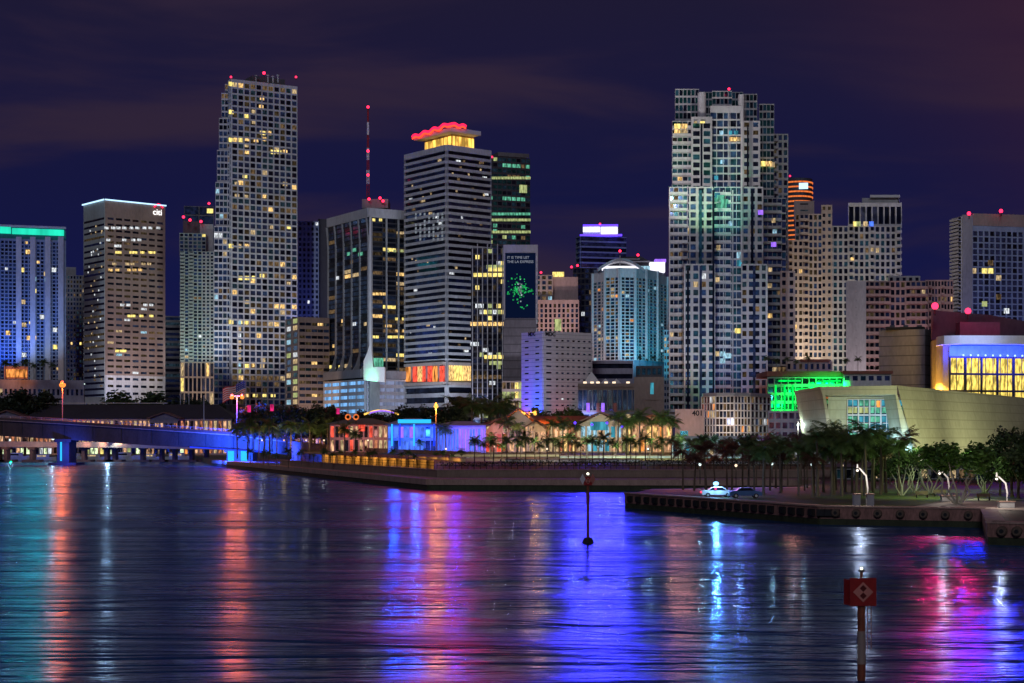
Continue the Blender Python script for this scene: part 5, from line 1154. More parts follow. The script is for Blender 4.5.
# ------------------------------------------------------------------ parked cars on the point
def car(px, D, col, label, police=False):
    t = empty('parked_car', (X(px, D), D, 2.04), label, 'car', 'cars parked on the point')
    pr = [(-2.25, .35), (-2.25, .85), (-1.9, .98), (-1.35, 1.0), (-.75, 1.45), (.7, 1.48), (1.35, 1.05), (2.0, .95), (2.3, .75), (2.3, .35)]
    mb = MB(); n = len(pr)
    mb.add([(x, -.85, z) for x, z in pr] + [(x, .85, z) for x, z in pr], [tuple(range(n)), tuple(range(2 * n - 1, n - 1, -1))] + [(i, n + i, n + (i + 1) % n, (i + 1) % n) for i in range(n)], col); body = mb.build('body', t, org=(0, 0, 0))
    mb = MB(); gp = [(-1.25, 1.02), (-.72, 1.4), (.65, 1.42), (1.22, 1.04)]
    mb.add([(x, -.87, z) for x, z in gp] + [(x, .87, z) for x, z in gp], [(0, 1, 2, 3), (7, 6, 5, 4), (0, 4, 5, 1), (1, 5, 6, 2), (2, 6, 7, 3), (3, 7, 4, 0)], 'g_black'); mb.build('window', t, org=(0, 0, 0))
    for x in (-1.4, 1.45):
        for y in (-.86, .86):
            mb = MB(); mb.tube([(x, y - .1, .33), (x, y + .1, .33)], .34, 'rubber', 14); w = mb.build('wheel', t, org=(0, 0, 0))
            mb = MB(); mb.tube([(x, y - .115, .33), (x, y + .115, .33)], .19, 'silver', 10); mb.build('rim', w, org=(0, 0, 0))
    for y in (-.6, .6):
        mb = MB(); mb.box(-2.32, -2.22, y - .2, y + .2, .62, .8, 'e_redlamp' if police else 'w_cool'); mb.build('tail_light' if police else 'headlight', t, org=(0, 0, 0))
    if police:
        mb = MB(); mb.box(-.5, .3, -.6, .6, 1.5, 1.6, 'black'); bar = mb.build('light_bar', t, org=(0, 0, 0))
        mb = MB(); mb.ball((-.2, -.4, 1.95), .42, 'e_police', 10, .7); mb.build('blue_lamp', bar, org=(0, 0, 0))
        mb = MB(); mb.ball((-.3, -.75, 1.2), .22, 'e_redcar', 8, .7); mb.build('red_lamp', bar, org=(0, 0, 0))
    return t
emit('e_redcar', (1, .05, .2), 2)
car(717, 229, 'car_white', 'car with flashing blue and red lamps near the tip of the point', True)
car(745, 226, 'car_blue', 'pale blue car parked right of the car with flashing lamps')
light('POINT', (X(717, 229) - .2, 227.9, 4.1), (.22, .55, 1), 1500, .2); light('POINT', (X(742, 229), 231, 5), (.3, .6, 1), 160, .2)
# stone posts at the gap in the quay, benches, people-less park furniture
for i, px in enumerate((856.5, 870)):
    t = empty('gate_post', (*W(px, 196), 2.1), ('left' if i == 0 else 'right') + ' pale square pillar of the pair on the quay edge below the curved lamp', 'pillar', 'quay edge pillars')
    mb = MB(); mb.box(-.42, .42, -.4, .4, 0, 1.45, 'conc_grey'); mb.build('shaft', t, org=(0, 0, 0)); mb = MB(); mb.box(-.5, .5, -.48, .48, 1.45, 1.6, 'cap_conc'); mb.build('cap', t, org=(0, 0, 0))
def bench(px, D, label):
    t = empty('park_bench', (*W(px, D), 2.05), label, 'bench', 'benches in the park')
    mb = MB(); mb.box(-.9, .9, -.25, .25, .42, .48, 'bark'); mb.build('seat', t, org=(0, 0, 0)); mb = MB(); mb.box(-.9, .9, .22, .28, .52, .95, 'bark'); mb.build('backrest', t, org=(0, 0, 0))
    for x in (-.75, .75): mb = MB(); mb.box(x - .04, x + .04, -.22, .26, 0, .52, 'black'); mb.build('leg', t, org=(0, 0, 0))
for px, D, lb in ((984, 216, 'slatted bench beside the path left of the far right lamp'), (940, 232, 'bench on lawn behind the white trunked tree'), (922, 226, 'bench on lawn left of the white trunked tree')): bench(px, D, lb)
for i, (px, D) in enumerate(((948, 214), (1006, 194.5))):
    t = one(MB().box(-.9, .9, -.5, .5, 0, .7, 'conc_pale').box(-1, 1, -.6, .6, .7, .82, 'cap_conc'), 'planter_block', ('low pale plinth at the foot of the middle park lamp', 'low pale plinth at the foot of the far right park lamp')[i], 'plinth', 'lamp plinths'); t.location = (X(px, D), D, 2.04)
D = 268
t = one(MB().box(-.9, .9, -.7, .7, 0, 1.9, 'e_tent').prism([(-1, -.8), (1, -.8), (1, .8), (-1, .8)], 1.9, 2.1, 'white_paint'), 'utility_cabinet', 'small white cabinet glowing pale blue on the path of the point', 'cabinet') if False else None
# ------------------------------------------------------------------ facade floodlights
def flood(px, D, z, col, Wt, aim_px, aim_y, aim_D, spot=70, r=1.5): light('SPOT', (X(px, D), D, z), col, Wt * 1000, r, (X(aim_px, aim_D), aim_D, Z(aim_y, aim_D)), spot)
def up(px, D, z, col, Wt, aim_y, aim_D, spot=70): flood(px, D, z, col, Wt, px, aim_y, aim_D, spot)
# tricolour building
flood(521, 694, 9, (.01, .07, 1), 130, 536, 385, 706, 60); flood(517, 706, 9, (.4, .06, 1), 40, 525, 370, 720, 60); up(563, 696, 9, (1, .01, .10), 7, 398, 703, 45)
up(585, 650, 13, (.35, .4, 1), 34, 345, 712, 60); up(556, 650, 14, (.9, .88, 1), 26, 350, 704, 70)
# far left
flood(-6, 880, 46, (.02, .14, 1), 100, -2, 320, 900, 100); up(32, 880, 46, (.3, .5, 1), 50, 300, 900, 110); up(16, 856, 46, (1, .3, .06), 6, 374, 862, 90)
up(138, 905, 9, (1, .92, .92), 95, 392, 960, 50); up(98, 905, 9, (.5, .55, 1), 90, 360, 962, 60); up(136, 880, 14, (1, .75, .7), 150, 300, 960, 60)
up(197, 880, 9, (1, .7, .45), 60, 380, 920, 80); up(200, 870, 30, (.6, .9, .85), 130, 280, 920, 70)
up(309, 1010, 60, (.2, .25, 1), 50, 260, 1060, 70); up(255, 930, 20, (.85, .85, 1), 300, 250, 1000, 80); up(305, 850, 14, (1, .6, .35), 36, 370, 880, 90)
# ribbed tower, podium, banded tower
up(374, 808, 16, (1, 1, .97), 26, 368, 829, 36); up(372, 822, 30, (.15, 1, .5), 40, 320, 850, 30)
up(342, 812, 9, (.35, .65, 1), 22, 388, 850, 100); up(398, 806, 9, (.6, .65, 1), 24, 388, 850, 100)
up(428, 780, 12, (.55, .75, 1), 120, 300, 830, 80); up(468, 780, 12, (.7, .7, 1), 60, 300, 830, 80); up(440, 790, 16, (1, .6, .35), 10, 384, 822, 90)
up(520, 750, 14, (.8, .8, 1), 50, 320, 780, 70)
# curved tower, beige hotel
up(640, 860, 40, (.05, .55, 1), 55, 290, 903, 80); up(657, 862, 40, (.02, .7, 1), 90, 300, 918, 80); up(606, 860, 30, (1, .75, .8), 70, 300, 903, 80)
up(553, 920, 60, (1, .7, .65), 80, 285, 960, 80); up(600, 1190, 120, (.15, .1, 1), 26, 240, 1220, 80)
# grand condo
up(703, 606, 9, (.35, 1, .45), 12, 340, 629, 30); up(703, 607, 90, (.45, 1, .4), 22, 200, 629, 60); up(726, 604, 90, (.02, 1, .6), 16, 205, 633, 50)
up(755, 603, 9, (1, .3, .22), 10, 396, 624, 90); up(685, 602, 20, (1, .5, .35), 12, 340, 622, 60); up(728, 600, 12, (.08, .35, 1), 22, 310, 633, 60)
up(788, 628, 30, (1, .75, .25), 14, 335, 645, 70); up(700, 560, 30, (.8, .85, 1), 90, 220, 632, 90); up(690, 590, 110, (1, .9, .9), 60, 150, 640, 90)
# hotel, blocks
up(835, 740, 34, (1, .85, .68), 150, 280, 798, 90); up(880, 740, 60, (1, .88, .75), 90, 240, 800, 80); up(893, 780, 48, (1, .75, .4), 6, 255, 798, 70)
up(880, 690, 14, (1, .75, .8), 60, 320, 722, 90); up(932, 696, 34, (1, .45, .6), 14, 300, 726, 80); up(995, 750, 30, (.35, .36, 1), 80, 290, 802, 100)
up(240, 900, 20, (.75, .85, 1), 1, 250, 1000, 80); flood(176, 975, 30, (.8, .88, 1), 200, 222, 220, 1004, 70)  # added spots lifting the tall tower's dim left shoulder
# green garage
for px, y in ((782, 404), (800, 392), (822, 384), (840, 384)): wash(px, 583, Z(y, 583), (.0, 1, .08), 1200, 5, 8, 0)
# arena
light('AREA', (X(926, 606), 606, 9), (1, .55, .06), 5000, 3, (X(940, 608), 608, 22)).data.spread = 1.1; light('AREA', (X(944, 588), 588, 8), (1, .62, .1), 3500, 3, (X(944, 608), 608, 24)).data.spread = 1.0; light('AREA', (X(926, 600), 600, 30), (1, .6, .08), 4000, 3, (X(942, 606), 606, 26)).data.spread = 1.1
for px in (955, 970, 985, 1000, 1015, 1030): wash(px, 594, Z(351.5, 594), (.02, .04, 1), 2600, 5, 4, 0); 
mb = MB(); mb.box(X(950, 598), X(1070, 598), 597.2, 597.6, Z(345.9, 598), Z(345.3, 598), 'e_blue'); o = mb.build('light_tube', bpy.data.objects['arena'])
light('POINT', (X(935, 600), 603.5, Z(306, 603)), (1, .01, .09), 1200, .3); light('POINT', (X(968, 604), 606, Z(311, 606)), (1, .01, .09), 1200, .3)
for px in (935, 968): light('SPOT', (X(px, 602), 602, Z(308, 602)), (1, .01, .10), 34000, .4, (X(px, 60), 60, 0), 60, .5)  # red spots added beside the roof lights to reach the water
wash(980, 585, Z(342, 585), (.4, .5, 1), 900, 20, 10, 3); wash(985, 606, Z(330, 606), (1, .05, .25), 200, 20, 12, 2)
# theatre
wash(908, 424, 6, (.25, .6, 1), 1600, 2, 14, 3); light('AREA', (X(885, 436), 436, 6), (.45, .75, 1), 900, 3, (X(905, 436), 437, 12)); wash(938, 392, 7, (.95, 1, .5), 3200, 12, 40, 3); wash(985, 408, 7, (.95, .95, .5), 5600, 14, 60, 3); wash(1040, 440, 7, (.95, .95, .55), 5200, 14, 60, 3); wash(870, 424, 12, (.8, .9, 1), 500, 6, 16, 2); wash(826, 405, 8, (1, .9, .8), 300, 3, 20, 3)
# market, restaurants: added fill lamps
for px, D, c, w, z in ((345, 490, (1, .35, .3), 140, 12), (372, 490, (1, .45, .4), 160, 12), (402, 470, (.02, .12, 1), 1000, 12), (425, 470, (.02, .08, 1), 1100, 12), (455, 472, (.08, .06, 1), 1100, 12), (475, 472, (.2, .12, 1), 900, 12), (495, 484, (1, .25, .3), 260, 12), (518, 484, (1, .6, .4), 90, 14),
                    (545, 488, (1, .6, .3), 120, 12), (568, 488, (1, .6, .25), 120, 12), (600, 484, (.8, .85, .9), 160, 14), (645, 482, (1, .5, .2), 220, 13), (664, 482, (1, .4, .1), 300, 12), (690, 486, (1, .75, .75), 300, 16), (735, 508, (1, .75, .6), 500, 16), (718, 508, (1, .7, .6), 300, 16)):
    wash(px, D, z, c, w, 5, 8, -1)
for px in (622, 640, 655, 668): up(px, 455, 7, (.8, 1, .3), 1.2, 418, 468, 120)
for px, D, zz in ((575, 476, 15), (592, 476, 14.5), (607, 476, 15), (622, 476, 14)):   # violet lamps added before the broad gable to streak the water
    t = empty('streak_lamp', (X(px, D), D, zz), 'added violet lamp on thin pole before the broad gable, %s' % {575: 'leftmost of four', 592: 'second of four from left', 607: 'third of four from left', 622: 'rightmost of four'}[px], 'lamp', 'added violet lamps')
    mb = MB(); mb.ball((0, 0, 0), .4, 'e_purple', 8); mb.build('bulb', t, org=(0, 0, 0)); mb = MB(); mb.tube([(0, 0, -zz + 6), (0, 0, -.4)], .07, 'black', 5); mb.build('pole', t, org=(0, 0, 0))
    light('POINT', (X(px, D), D - .7, zz), (.07, .05, 1), 900, .2)
for px in (588, 612): light('SPOT', (X(px, 1214), 1214, Z(230, 1216)), (.07, .04, 1), 500000, 1.0, (X(px, 60), 60, 0), 50, .5)  # violet spots added at the distant crown, aimed at the bay for streaks
for px in range(-5, 330, 24): D = 782 if px < 200 else 630; wash(px, D - 2, 12 if px < 200 else 9, (1, .5, .3), 300, 6, 8, -2)

# outward facing lamps added on roofs and canopies to colour the bay with streaks
def beam(px, D, z, col, W_, r, sp=60): light('SPOT', (X(px, D), D, z), col, W_, r, (X(px, 60) * .9, 60, 0) if sp == 60 else (X(px, 150), 150, 0), sp, .4)
beam(395, 470, 15, (.01, .10, 1), 9000, .2, 12); beam(416, 470, 15, (.01, .16, 1), 9000, .2, 12); beam(455, 472, 14, (.06, .04, 1), 6000, .2, 12)
for px, D, zz in ((575, 476, 15), (592, 476, 14.5), (607, 476, 15), (622, 476, 14)): beam(px, D - 1.6, zz, (.07, .05, 1), 9000, .2, 12)
beam(34, 897, Z(231, 897), (.02, .8, .6), 45000, .5)
beam(428, 836, Z(131, 826), (1, .015, .06), 110000, .6); beam(452, 818, Z(128, 826), (1, .015, .06), 100000, .6)
for px in (955, 972, 990, 1006, 1020): beam(px, 592, Z(349, 594), (.015, .03, 1), 24000, .2)
light('POINT', (X(800, 560), 560, Z(392, 560)), (.3, .8, 1), 800, .2)
# unseen area lamps added above the slope to brighten the park
for px, D, c, w in ((500, 405, (.9, .95, .6), 1500), (545, 405, (.9, .9, .6), 1500), (590, 410, (.75, .95, .8), 2200), (635, 410, (.8, 1, .5), 2600), (680, 410, (.7, 1, .8), 2200), (725, 420, (.5, .95, 1), 1800), (775, 420, (.45, .7, 1), 1800), (810, 420, (.7, .8, 1), 1500)):
    light('AREA', (X(px, D), D, 15.5), c, w, 5, (X(px, D), D + 14, 4))
for px, D in ((262, 520), (290, 515), (315, 510), (460, 545), (490, 545), (530, 540), (565, 540)): light('AREA', (X(px, D), D, 7.5), (1, .7, .35), 500, 4, (X(px, D), D + 12, 16))  # warm uplights added to bring out the trees

# small globe lamps added along the walks to brighten the waterfront
gl_ = MB(); gl_.tube([(0, 0, 0), (0, 0, 3.4)], [.09, .06], 'black', 6); gpole = gl_.mesh('pole')
GB = {}
for k_, m_ in (('w', 'e_globe'), ('c', 'e_cool_lamp'), ('a', 'e_amber')):
    q = MB(); q.ball((0, 0, 3.6), .26, m_, 8); GB[k_] = q.mesh('bulb')
GC = {'w': (1, .75, .5), 'c': (.75, 1, .9), 'a': (1, .5, .12)}
def globes(xs, Ds, z, kinds, lab, grp, pw=110):
    for i, px in enumerate(xs):
        D = Ds[i % len(Ds)]; k = kinds[i % len(kinds)]; zz = z(D) if callable(z) else z
        t = empty('added_globe_lamp', (X(px, D), D, zz), lab % nth(i), 'lamp', grp); ref('pole', gpole, t, Matrix()); ref('bulb', GB[k], t, Matrix())
        light('POINT', (X(px, D), D - .4, zz + 3.6), GC[k], pw, .1)
sl = lambda D: 4.2 if D < 400 else 4.7 if D < 430 else 6.0
globes([446, 470, 494, 520, 547, 572, 598, 622, 648, 672, 698, 724, 752, 780, 806], [396, 440, 418, 462], sl, 'wcwawcc', 'small added globe lamp on the park slope, %s from the left', 'added globe lamps on the park slope', 260)
globes([262, 284, 306, 324, 344, 368, 392, 416], [500, 486], 6.2, 'waw', 'small added globe lamp above the bridge ramp wall, %s from left', 'added globe lamps above the ramp wall', 200)
globes([700, 736, 772, 812, 842, 884, 912], [292, 282, 300], 2.05, 'cwc', 'small added globe lamp inside the palm grove, %s from left', 'added globe lamps in the palm grove', 120)
globes([492, 512, 538, 560, 584, 606, 630, 652, 670], [487], 6.0, 'wwa', 'small added lamp before the market hall, %s from left', 'added lamps before the market', 160)
for px in range(0, 215, 17): light('AREA', (X(px, 700), 699, 8.2), (1, .45, .25), 120, 3, (X(px, 700), 712, 4))

for (x0, x1, D, z0, m, lb) in ((505, 640, 398, 4.6, 'white_paint', 'long low white kerb wall on the park slope left of the point palms'), (560, 830, 428, 5.1, 'conc_pale', 'pale low terrace wall across the upper park slope'), (450, 560, 440, 5.4, 'cream_wall', 'short cream terrace wall below the violet arcade'), (640, 830, 386, 4.3, 'conc_pale', 'pale low terrace wall just behind the hedge on the right')):
    wall_thing([W(x0, D), W(x1, D)], z0 - .4, z0 + .55, .5, m, 'terrace_wall', lb)
light('AREA', (X(950, 222), 222, 13.5), (.75, 1, .45), 1500, 6, (X(950, 222), 226, 6)); light('AREA', (X(925, 246), 246, 14), (.7, 1, .5), 1300, 6, (X(925, 246), 250, 6)); light('AREA', (X(985, 250), 250, 13), (.7, 1, .5), 900, 6, (X(985, 250), 254, 6))
light('AREA', (X(690, 262), 270, 10), (.8, .2, .1), 500, 5, (X(690, 262), 255, 8)); light('AREA', (X(760, 262), 290, 10), (.35, .2, 1), 900, 6, (X(760, 262), 262, 9)); light('AREA', (X(830, 262), 296, 11), (.9, .25, .12), 350, 6, (X(830, 262), 255, 9))

# bridge railing, lit joints
for i in range(len(line) - 1):
    (p0, D0, t0, _), (p1, D1, t1, _) = line[i], line[i + 1]; n = max(4, int(abs(X(p1, D1) - X(p0, D0)) / 4)); mb = MB()
    A = Vector((X(p0, D0), D0 + .2, Z(t0, D0))); B = Vector((X(p1, D1), D1 + .2, Z(t1, D1)))
    for k in range(n):
        c = A.lerp(B, k / n); mb.box(c.x - .07, c.x + .07, c.y - .05, c.y + .05, c.z, c.z + .9, 'silver')
    mb.tube([A + Vector((0, 0, .9)), B + Vector((0, 0, .9))], .07, 'silver', 5); mb.tube([A + Vector((0, 0, .5)), B + Vector((0, 0, .5))], .04, 'silver', 4); mb.build('railing', br)
    for k in (0.02, .35, .68):
        c = A.lerp(B, k); q = MB(); q.box(c.x - .12, c.x + .12, c.y + .9, c.y + 1.4, c.z - 6.4, c.z - 1.4, 'black'); q.build('expansion_joint', br)
for px, D in ((15, 628), (100, 612), (140, 606), (185, 598)): light('AREA', (X(px, D), D + 4, Z(419 + px * .06, D) + 3), (1, .35, .12), 500, 4, (X(px, D), D + 4.2, 0))

strip(qb, -.8, .30, -.2, .74, 'algae', 'quay_foot'); strip(qa, -1.4, .55, -.2, 1.04, 'algae', 'quay_foot'); strip(qc, -.8, .30, -.2, .74, 'algae', 'quay_foot')
# ------------------------------------------------------------------ plants
def leafmat(name, c1, c2):
    m, nt, out = _new(name); N = nt.nodes; L = nt.links
    b = N.new('ShaderNodeBsdfPrincipled'); b.inputs['Roughness'].default_value = .55
    g = N.new('ShaderNodeNewGeometry'); n = N.new('ShaderNodeTexNoise'); n.inputs['Scale'].default_value = .7
    L.new(g.outputs['Position'], n.inputs['Vector']); r = N.new('ShaderNodeValToRGB')
    r.color_ramp.elements[0].color = (*c1, 1); r.color_ramp.elements[1].color = (*c2, 1); r.color_ramp.elements[0].position = .35; r.color_ramp.elements[1].position = .65
    L.new(n.outputs[0], r.inputs[0]); L.new(r.outputs[0], b.inputs['Base Color'])
    t = N.new('ShaderNodeBsdfTranslucent'); L.new(r.outputs[0], t.inputs[0]); mx = N.new('ShaderNodeMixShader'); mx.inputs[0].default_value = .25
    L.new(b.outputs[0], mx.inputs[1]); L.new(t.outputs[0], mx.inputs[2]); L.new(mx.outputs[0], out.inputs[0])
leafmat('palm_leaf', (.05, .09, .025), (.11, .17, .045)); leafmat('palm_redlit', (.07, .028, .018), (.12, .05, .03)); leafmat('leaf', (.025, .05, .018), (.07, .11, .03)); leafmat('leaf_bright', (.035, .09, .015), (.10, .22, .03))  # reddish palm leaf: red light on the fronds put into the colour
leafmat('leaf_dark', (.012, .025, .014), (.035, .055, .022))
def palm_mesh(seed, mat, h=8.0, nf=24, fl=3.5):
    r = random.Random(seed); tr = MB(); lean = r.uniform(-.5, .5)
    tr.tube([(0, 0, -.3), (lean * .3, 0, h * .35), (lean * .8, .1, h * .7), (lean, .1, h)], [.26, .19, .16, .19], 'bark', 7)
    cr = MB(); i = cr.mi(mat)
    for k in range(nf):
        az = 2 * PI * (k * .382 + r.uniform(-.04, .04)); el = r.choice([1.1, .8, .5, .3, .1, -.2]) + r.uniform(-.15, .15); L_ = fl * r.uniform(.85, 1.1)
        p = Vector((lean, .1, h)); d = Vector((math.cos(az) * math.cos(el), math.sin(az) * math.cos(el), math.sin(el)))
        side = Vector((-math.sin(az), math.cos(az), 0)); n = 9; st = L_ / n; prev = p.copy()
        for j in range(n):
            q = p + d * st; wl = .75 * math.sin(PI * min(1, (j + 1.3) / (n + .8))) * L_ / 2.9
            for sg in (-1, 1):
                for u in (0, .5):
                    a = p.lerp(q, u); b2 = p.lerp(q, u + .34); tip = a + side * sg * wl + d * .35 * wl + Vector((0, 0, -.45 * wl + r.uniform(-.12, .06)))
                    cr.add([a, b2, tip + d * .07, tip], [(0, 1, 2, 3)], mat)
            p = q; d = (d + Vector((0, 0, -.16 - .05 * j / n))).normalized()
    cr.ball((lean, .1, h - .1), .3, 'bark', 7)
    return tr.mesh('trunk'), cr.mesh('crown')
PALMS = {k: [palm_mesh(s + i, m) for i in range(4)] for k, m, s in (('g', 'palm_leaf', 10), ('r', 'palm_redlit', 40))}
def palm(px, D, zb, ytop, kind, label, group, var=None):
    tr, cr = PALMS[kind][R.randrange(4)]; h = Z(ytop, D) - zb; s = h / 9.3; k = R.uniform(.92, 1.08)
    t = empty('palm_tree', (X(px, D), D, zb), label, 'palm tree', group); a = R.uniform(0, 6.28)
    for nm, me in (('trunk', tr), ('crown', cr)):
        o = ref(nm, me, t, Matrix.Rotation(a, 4, 'Z') @ Matrix.Diagonal((s * k, s * k, s, 1)))
        if k: o.data = me
    return t
def tree_mesh(seed, leaf, bark, h=10.0, multi=False, n=2600, ls=.34, clumps=16, wide=1.0):
    r = random.Random(seed); tr = MB(); cl = []
    if multi:
        for k in range(6):
            a = 2 * PI * k / 6 + r.uniform(-.3, .3); o = r.uniform(1.5, 3.3) * wide; zt = h * r.uniform(.55, .72)
            tr.tube([(math.cos(a) * .15, math.sin(a) * .15, -.2), (math.cos(a + .5) * o * .5, math.sin(a + .3) * o * .5, zt * .3), (math.cos(a - .35) * o * .62, math.sin(a) * o * .6, zt * .62), (math.cos(a) * o, math.sin(a) * o, zt)], [.17, .13, .10, .05], bark, 6)
            for q in range(2): cl.append((math.cos(a) * o * r.uniform(.7, 1.5), math.sin(a) * o * r.uniform(.7, 1.4), zt + h * r.uniform(.04, .22), h * .12))
    else:
        tr.tube([(0, 0, -.3), (.1, 0, h * .2), (-.1, .1, h * .42), (0, 0, h * .75)], [.34, .27, .2, .06], bark, 8)
        for k in range(9):
            a = k * 2.4 + r.uniform(-.3, .3); z0 = h * r.uniform(.22, .5); o = h * r.uniform(.2, .36) * wide; zt = h * r.uniform(.45, .85)
            tr.tube([(0, 0, z0), (math.cos(a) * o * .5, math.sin(a) * o * .5, (z0 + zt) / 2 - .2), (math.cos(a) * o, math.sin(a) * o, zt)], [.14, .1, .04], bark, 5)
    while len(cl) < clumps:
        a = r.uniform(0, 2 * PI); rr = h * .33 * wide * math.sqrt(r.random()); cl.append((rr * math.cos(a), rr * math.sin(a), h * r.uniform(.62 if multi else .42, .9) - rr * .25, h * r.uniform(.08, .15)))
    cr = MB()
    for _ in range(n):
        c = r.choice(cl); v = Vector((r.gauss(0, 1), r.gauss(0, 1), r.gauss(0, .7))); v = v.normalized() * c[3] * (r.random() ** .45) * 1.15
        p = Vector(c[:3]) + v; q = ls * r.uniform(.6, 1.3); u = Vector((r.gauss(0, 1), r.gauss(0, 1), r.gauss(0, .6))).normalized(); w = u.cross(Vector((r.gauss(0, 1), r.gauss(0, 1), r.gauss(0, 1)))).normalized()
        cr.add([p - u * q, p - w * q * .5, p + u * q, p + w * q * .5], [(0, 1, 2, 3)], leaf)
    return tr.mesh('trunk'), cr.mesh('crown')
TREES = {'dark': [tree_mesh(s, 'leaf_dark', 'bark', clumps=20) for s in (1, 2, 3)], 'mid': [tree_mesh(s, 'leaf', 'bark', clumps=20) for s in (5, 6)], 'multi': [tree_mesh(s, 'leaf_bright', 'bark_pale', multi=True, wide=1.2, clumps=18) for s in (8, 9)],
         'pale': [tree_mesh(11, 'leaf', 'bark_pale', multi=True, n=900, clumps=12)]}
def tree(px, D, zb, ytop, kind, label, group=None, wd=1.0):
    tr, cr = R.choice(TREES[kind]); h = Z(ytop, D) - zb; s = h / 10.0
    t = empty('broadleaf_tree', (X(px, D), D, zb), label, 'tree', group); a = R.uniform(0, 6.28)
    for nm, me in (('trunk', tr), ('crown', cr)): ref(nm, me, t, Matrix.Rotation(a, 4, 'Z') @ Matrix.Diagonal((s * wd, s * wd, s, 1)))
    return t
def row(xs, Ds, zb, ys, kind, lab, group, fn=palm, **k):
    for i, px in enumerate(xs):
        D = Ds[i % len(Ds)] if isinstance(Ds, (list, tuple)) else Ds; y = ys[i % len(ys)] if isinstance(ys, (list, tuple)) else ys
        fn(px, D, zb, y, kind, lab % nth(i), group, **k)
def jit(a, b, n, j=.35): return [a + (b - a) * (i + R.uniform(-j, j)) / (n - 1) for i in range(n)]
row(jit(476, 702, 36), [388, 402, 420, 396, 410], 4.5, [437, 441, 434, 439, 443, 436], 'g', 'green palm on the dry park slope, %s from the left in its row', 'palms on the park slope')
row(jit(252, 470, 26), [474, 455, 440, 425, 405], 3.0, [449, 452, 450, 454], 'g', 'small dark palm before the bridge ramp wall, %s from left', 'small palms before the bridge ramp')
for o in list(bpy.data.objects): pass
row(jit(642, 700, 7), [250, 262], 2.1, [452, 447, 455], 'r', 'reddish palm near tip of the point, %s from the tip', 'palms near the tip of the point') if False else None
row([683, 694, 706, 715, 727], [262, 256, 250, 266, 260], 2.1, [446, 450, 440, 452, 444], 'r', 'tall reddish palm behind the cars on the point, %s from left', 'palms behind the cars')
row(jit(738, 902, 12, .45), [262, 240, 285, 252, 300, 232, 272], 2.1, [440, 450, 436, 445, 432, 452, 438], 'r', 'red tinged palm in the dense grove on the point, %s from left', 'palm grove on the point')
row(jit(742, 898, 24, .45), [270, 246, 290, 236, 258], 2.1, [446, 438, 452, 442, 449], 'g', 'green palm among the red tinged palms on the point, %s from left', 'green palms in the grove on the point')
row(jit(815, 880, 9), [232, 250, 240], 2.1, [428, 436, 424, 432], 'g', 'large palm rising before the theatre portal, %s from left', 'large palms before the theatre')
row([618, 628, 640, 652, 663, 672], [470, 462, 474], 5.8, [412, 416, 410, 418], 'g', 'yellow green lit palm in front of the market, %s from left', 'tall lit palms before the market')
row([506, 518, 553, 563, 575], [490, 486], 6, [418, 422, 420], 'g', 'palm standing against the market gables, %s from left', 'palms against the market gables')
row([455, 464, 472, 481, 490, 498, 508], [580, 600, 570], 6, [399, 403, 397, 401], 'g', 'dark palm behind the violet arcade, %s from left', 'palms behind the violet arcade')
row([345, 356, 420, 476, 446], [478, 474], 5, [424, 430, 440, 438], 'g', 'slim palm among the restaurants, %s of its group', 'slim palms among the restaurants')
row([766, 776, 787, 796, 808, 846, 858], [600, 606], Z(371.5, 600), [356, 359, 357, 360], 'g', 'small rooftop palm on the green garage, %s from left', 'palms on the green garage roof')
row([640, 647, 653, 659], 760, Z(366, 760), [356, 359], 'g', 'small palm on the dark roof terrace, %s from left', 'palms on the dark roof terrace')
row([6, 16, 25, 34, 43, 52], 850, Z(378.5, 850), [360, 363], 'g', 'small dark palm on the podium terrace at far left, %s from left', 'palms on the far left podium')
row([2, 14, 30, 40], [812, 818], 4, [389, 395, 385], 'dark', 'round dark tree by the podium at far left, %s from left', 'trees by the podium', fn=tree)
row([112, 124, 168, 180, 200, 214], [850, 845], 4, [396, 394, 398], 'dark', 'dark tree above the long market roof, %s from left', 'trees above the long market roof', fn=tree)
tree(138, 846, 4, 389, 'pale', 'pale leafless looking tree at the foot of the brown bank tower', wd=1.5)
row(jit(252, 330, 12), [560, 585, 545], 6, [406, 401, 408, 404, 412], 'dark', 'large dark tree behind the bridge ramp, %s from left', 'dark trees behind the bridge ramp', fn=tree)
row(jit(330, 402, 7), [590, 600], 6, [408, 410, 412], 'dark', 'dark tree at foot of the parking podium, %s from left', 'trees at foot of the parking podium', fn=tree)
row(jit(408, 454, 5), [560, 575], 6, [403, 408], 'dark', 'dark blue lit tree behind the cyan pavilion, %s from left', 'trees behind the cyan pavilion', fn=tree)
row(jit(510, 584, 8), [560, 575], 6, [412, 409, 405, 408], 'mid', 'green tree before the tricolour building, %s from left', 'trees before the tricolour building', fn=tree)
row(jit(240, 330, 10), [530, 520], 4, [425, 420], 'g', 'short palm with lit shops behind it, %s from left', 'palms before the warm arcade')
row(jit(700, 820, 12), [420, 432], 5, [436, 432, 438], 'dark', 'low dark tree behind the palm grove, %s from left', 'low trees behind the palm grove', fn=tree)
row([902, 915], [236, 250], 2.05, [452, 448], 'pale', 'pale multi stemmed tree left of the middle lamp, %s from left', 'pale multi stemmed trees', fn=tree, wd=1.1)
tree(958, 205, 2.05, 440, 'multi', 'bright green tree with white forked stems left of the far right lamp', wd=1.25)
tree(930, 244, 2.05, 441, 'multi', 'bright green tree behind the middle park lamp', wd=1.2)
tree(985, 250, 2.05, 444, 'multi', 'bright green tree between the two right hand lamps', wd=1.1)
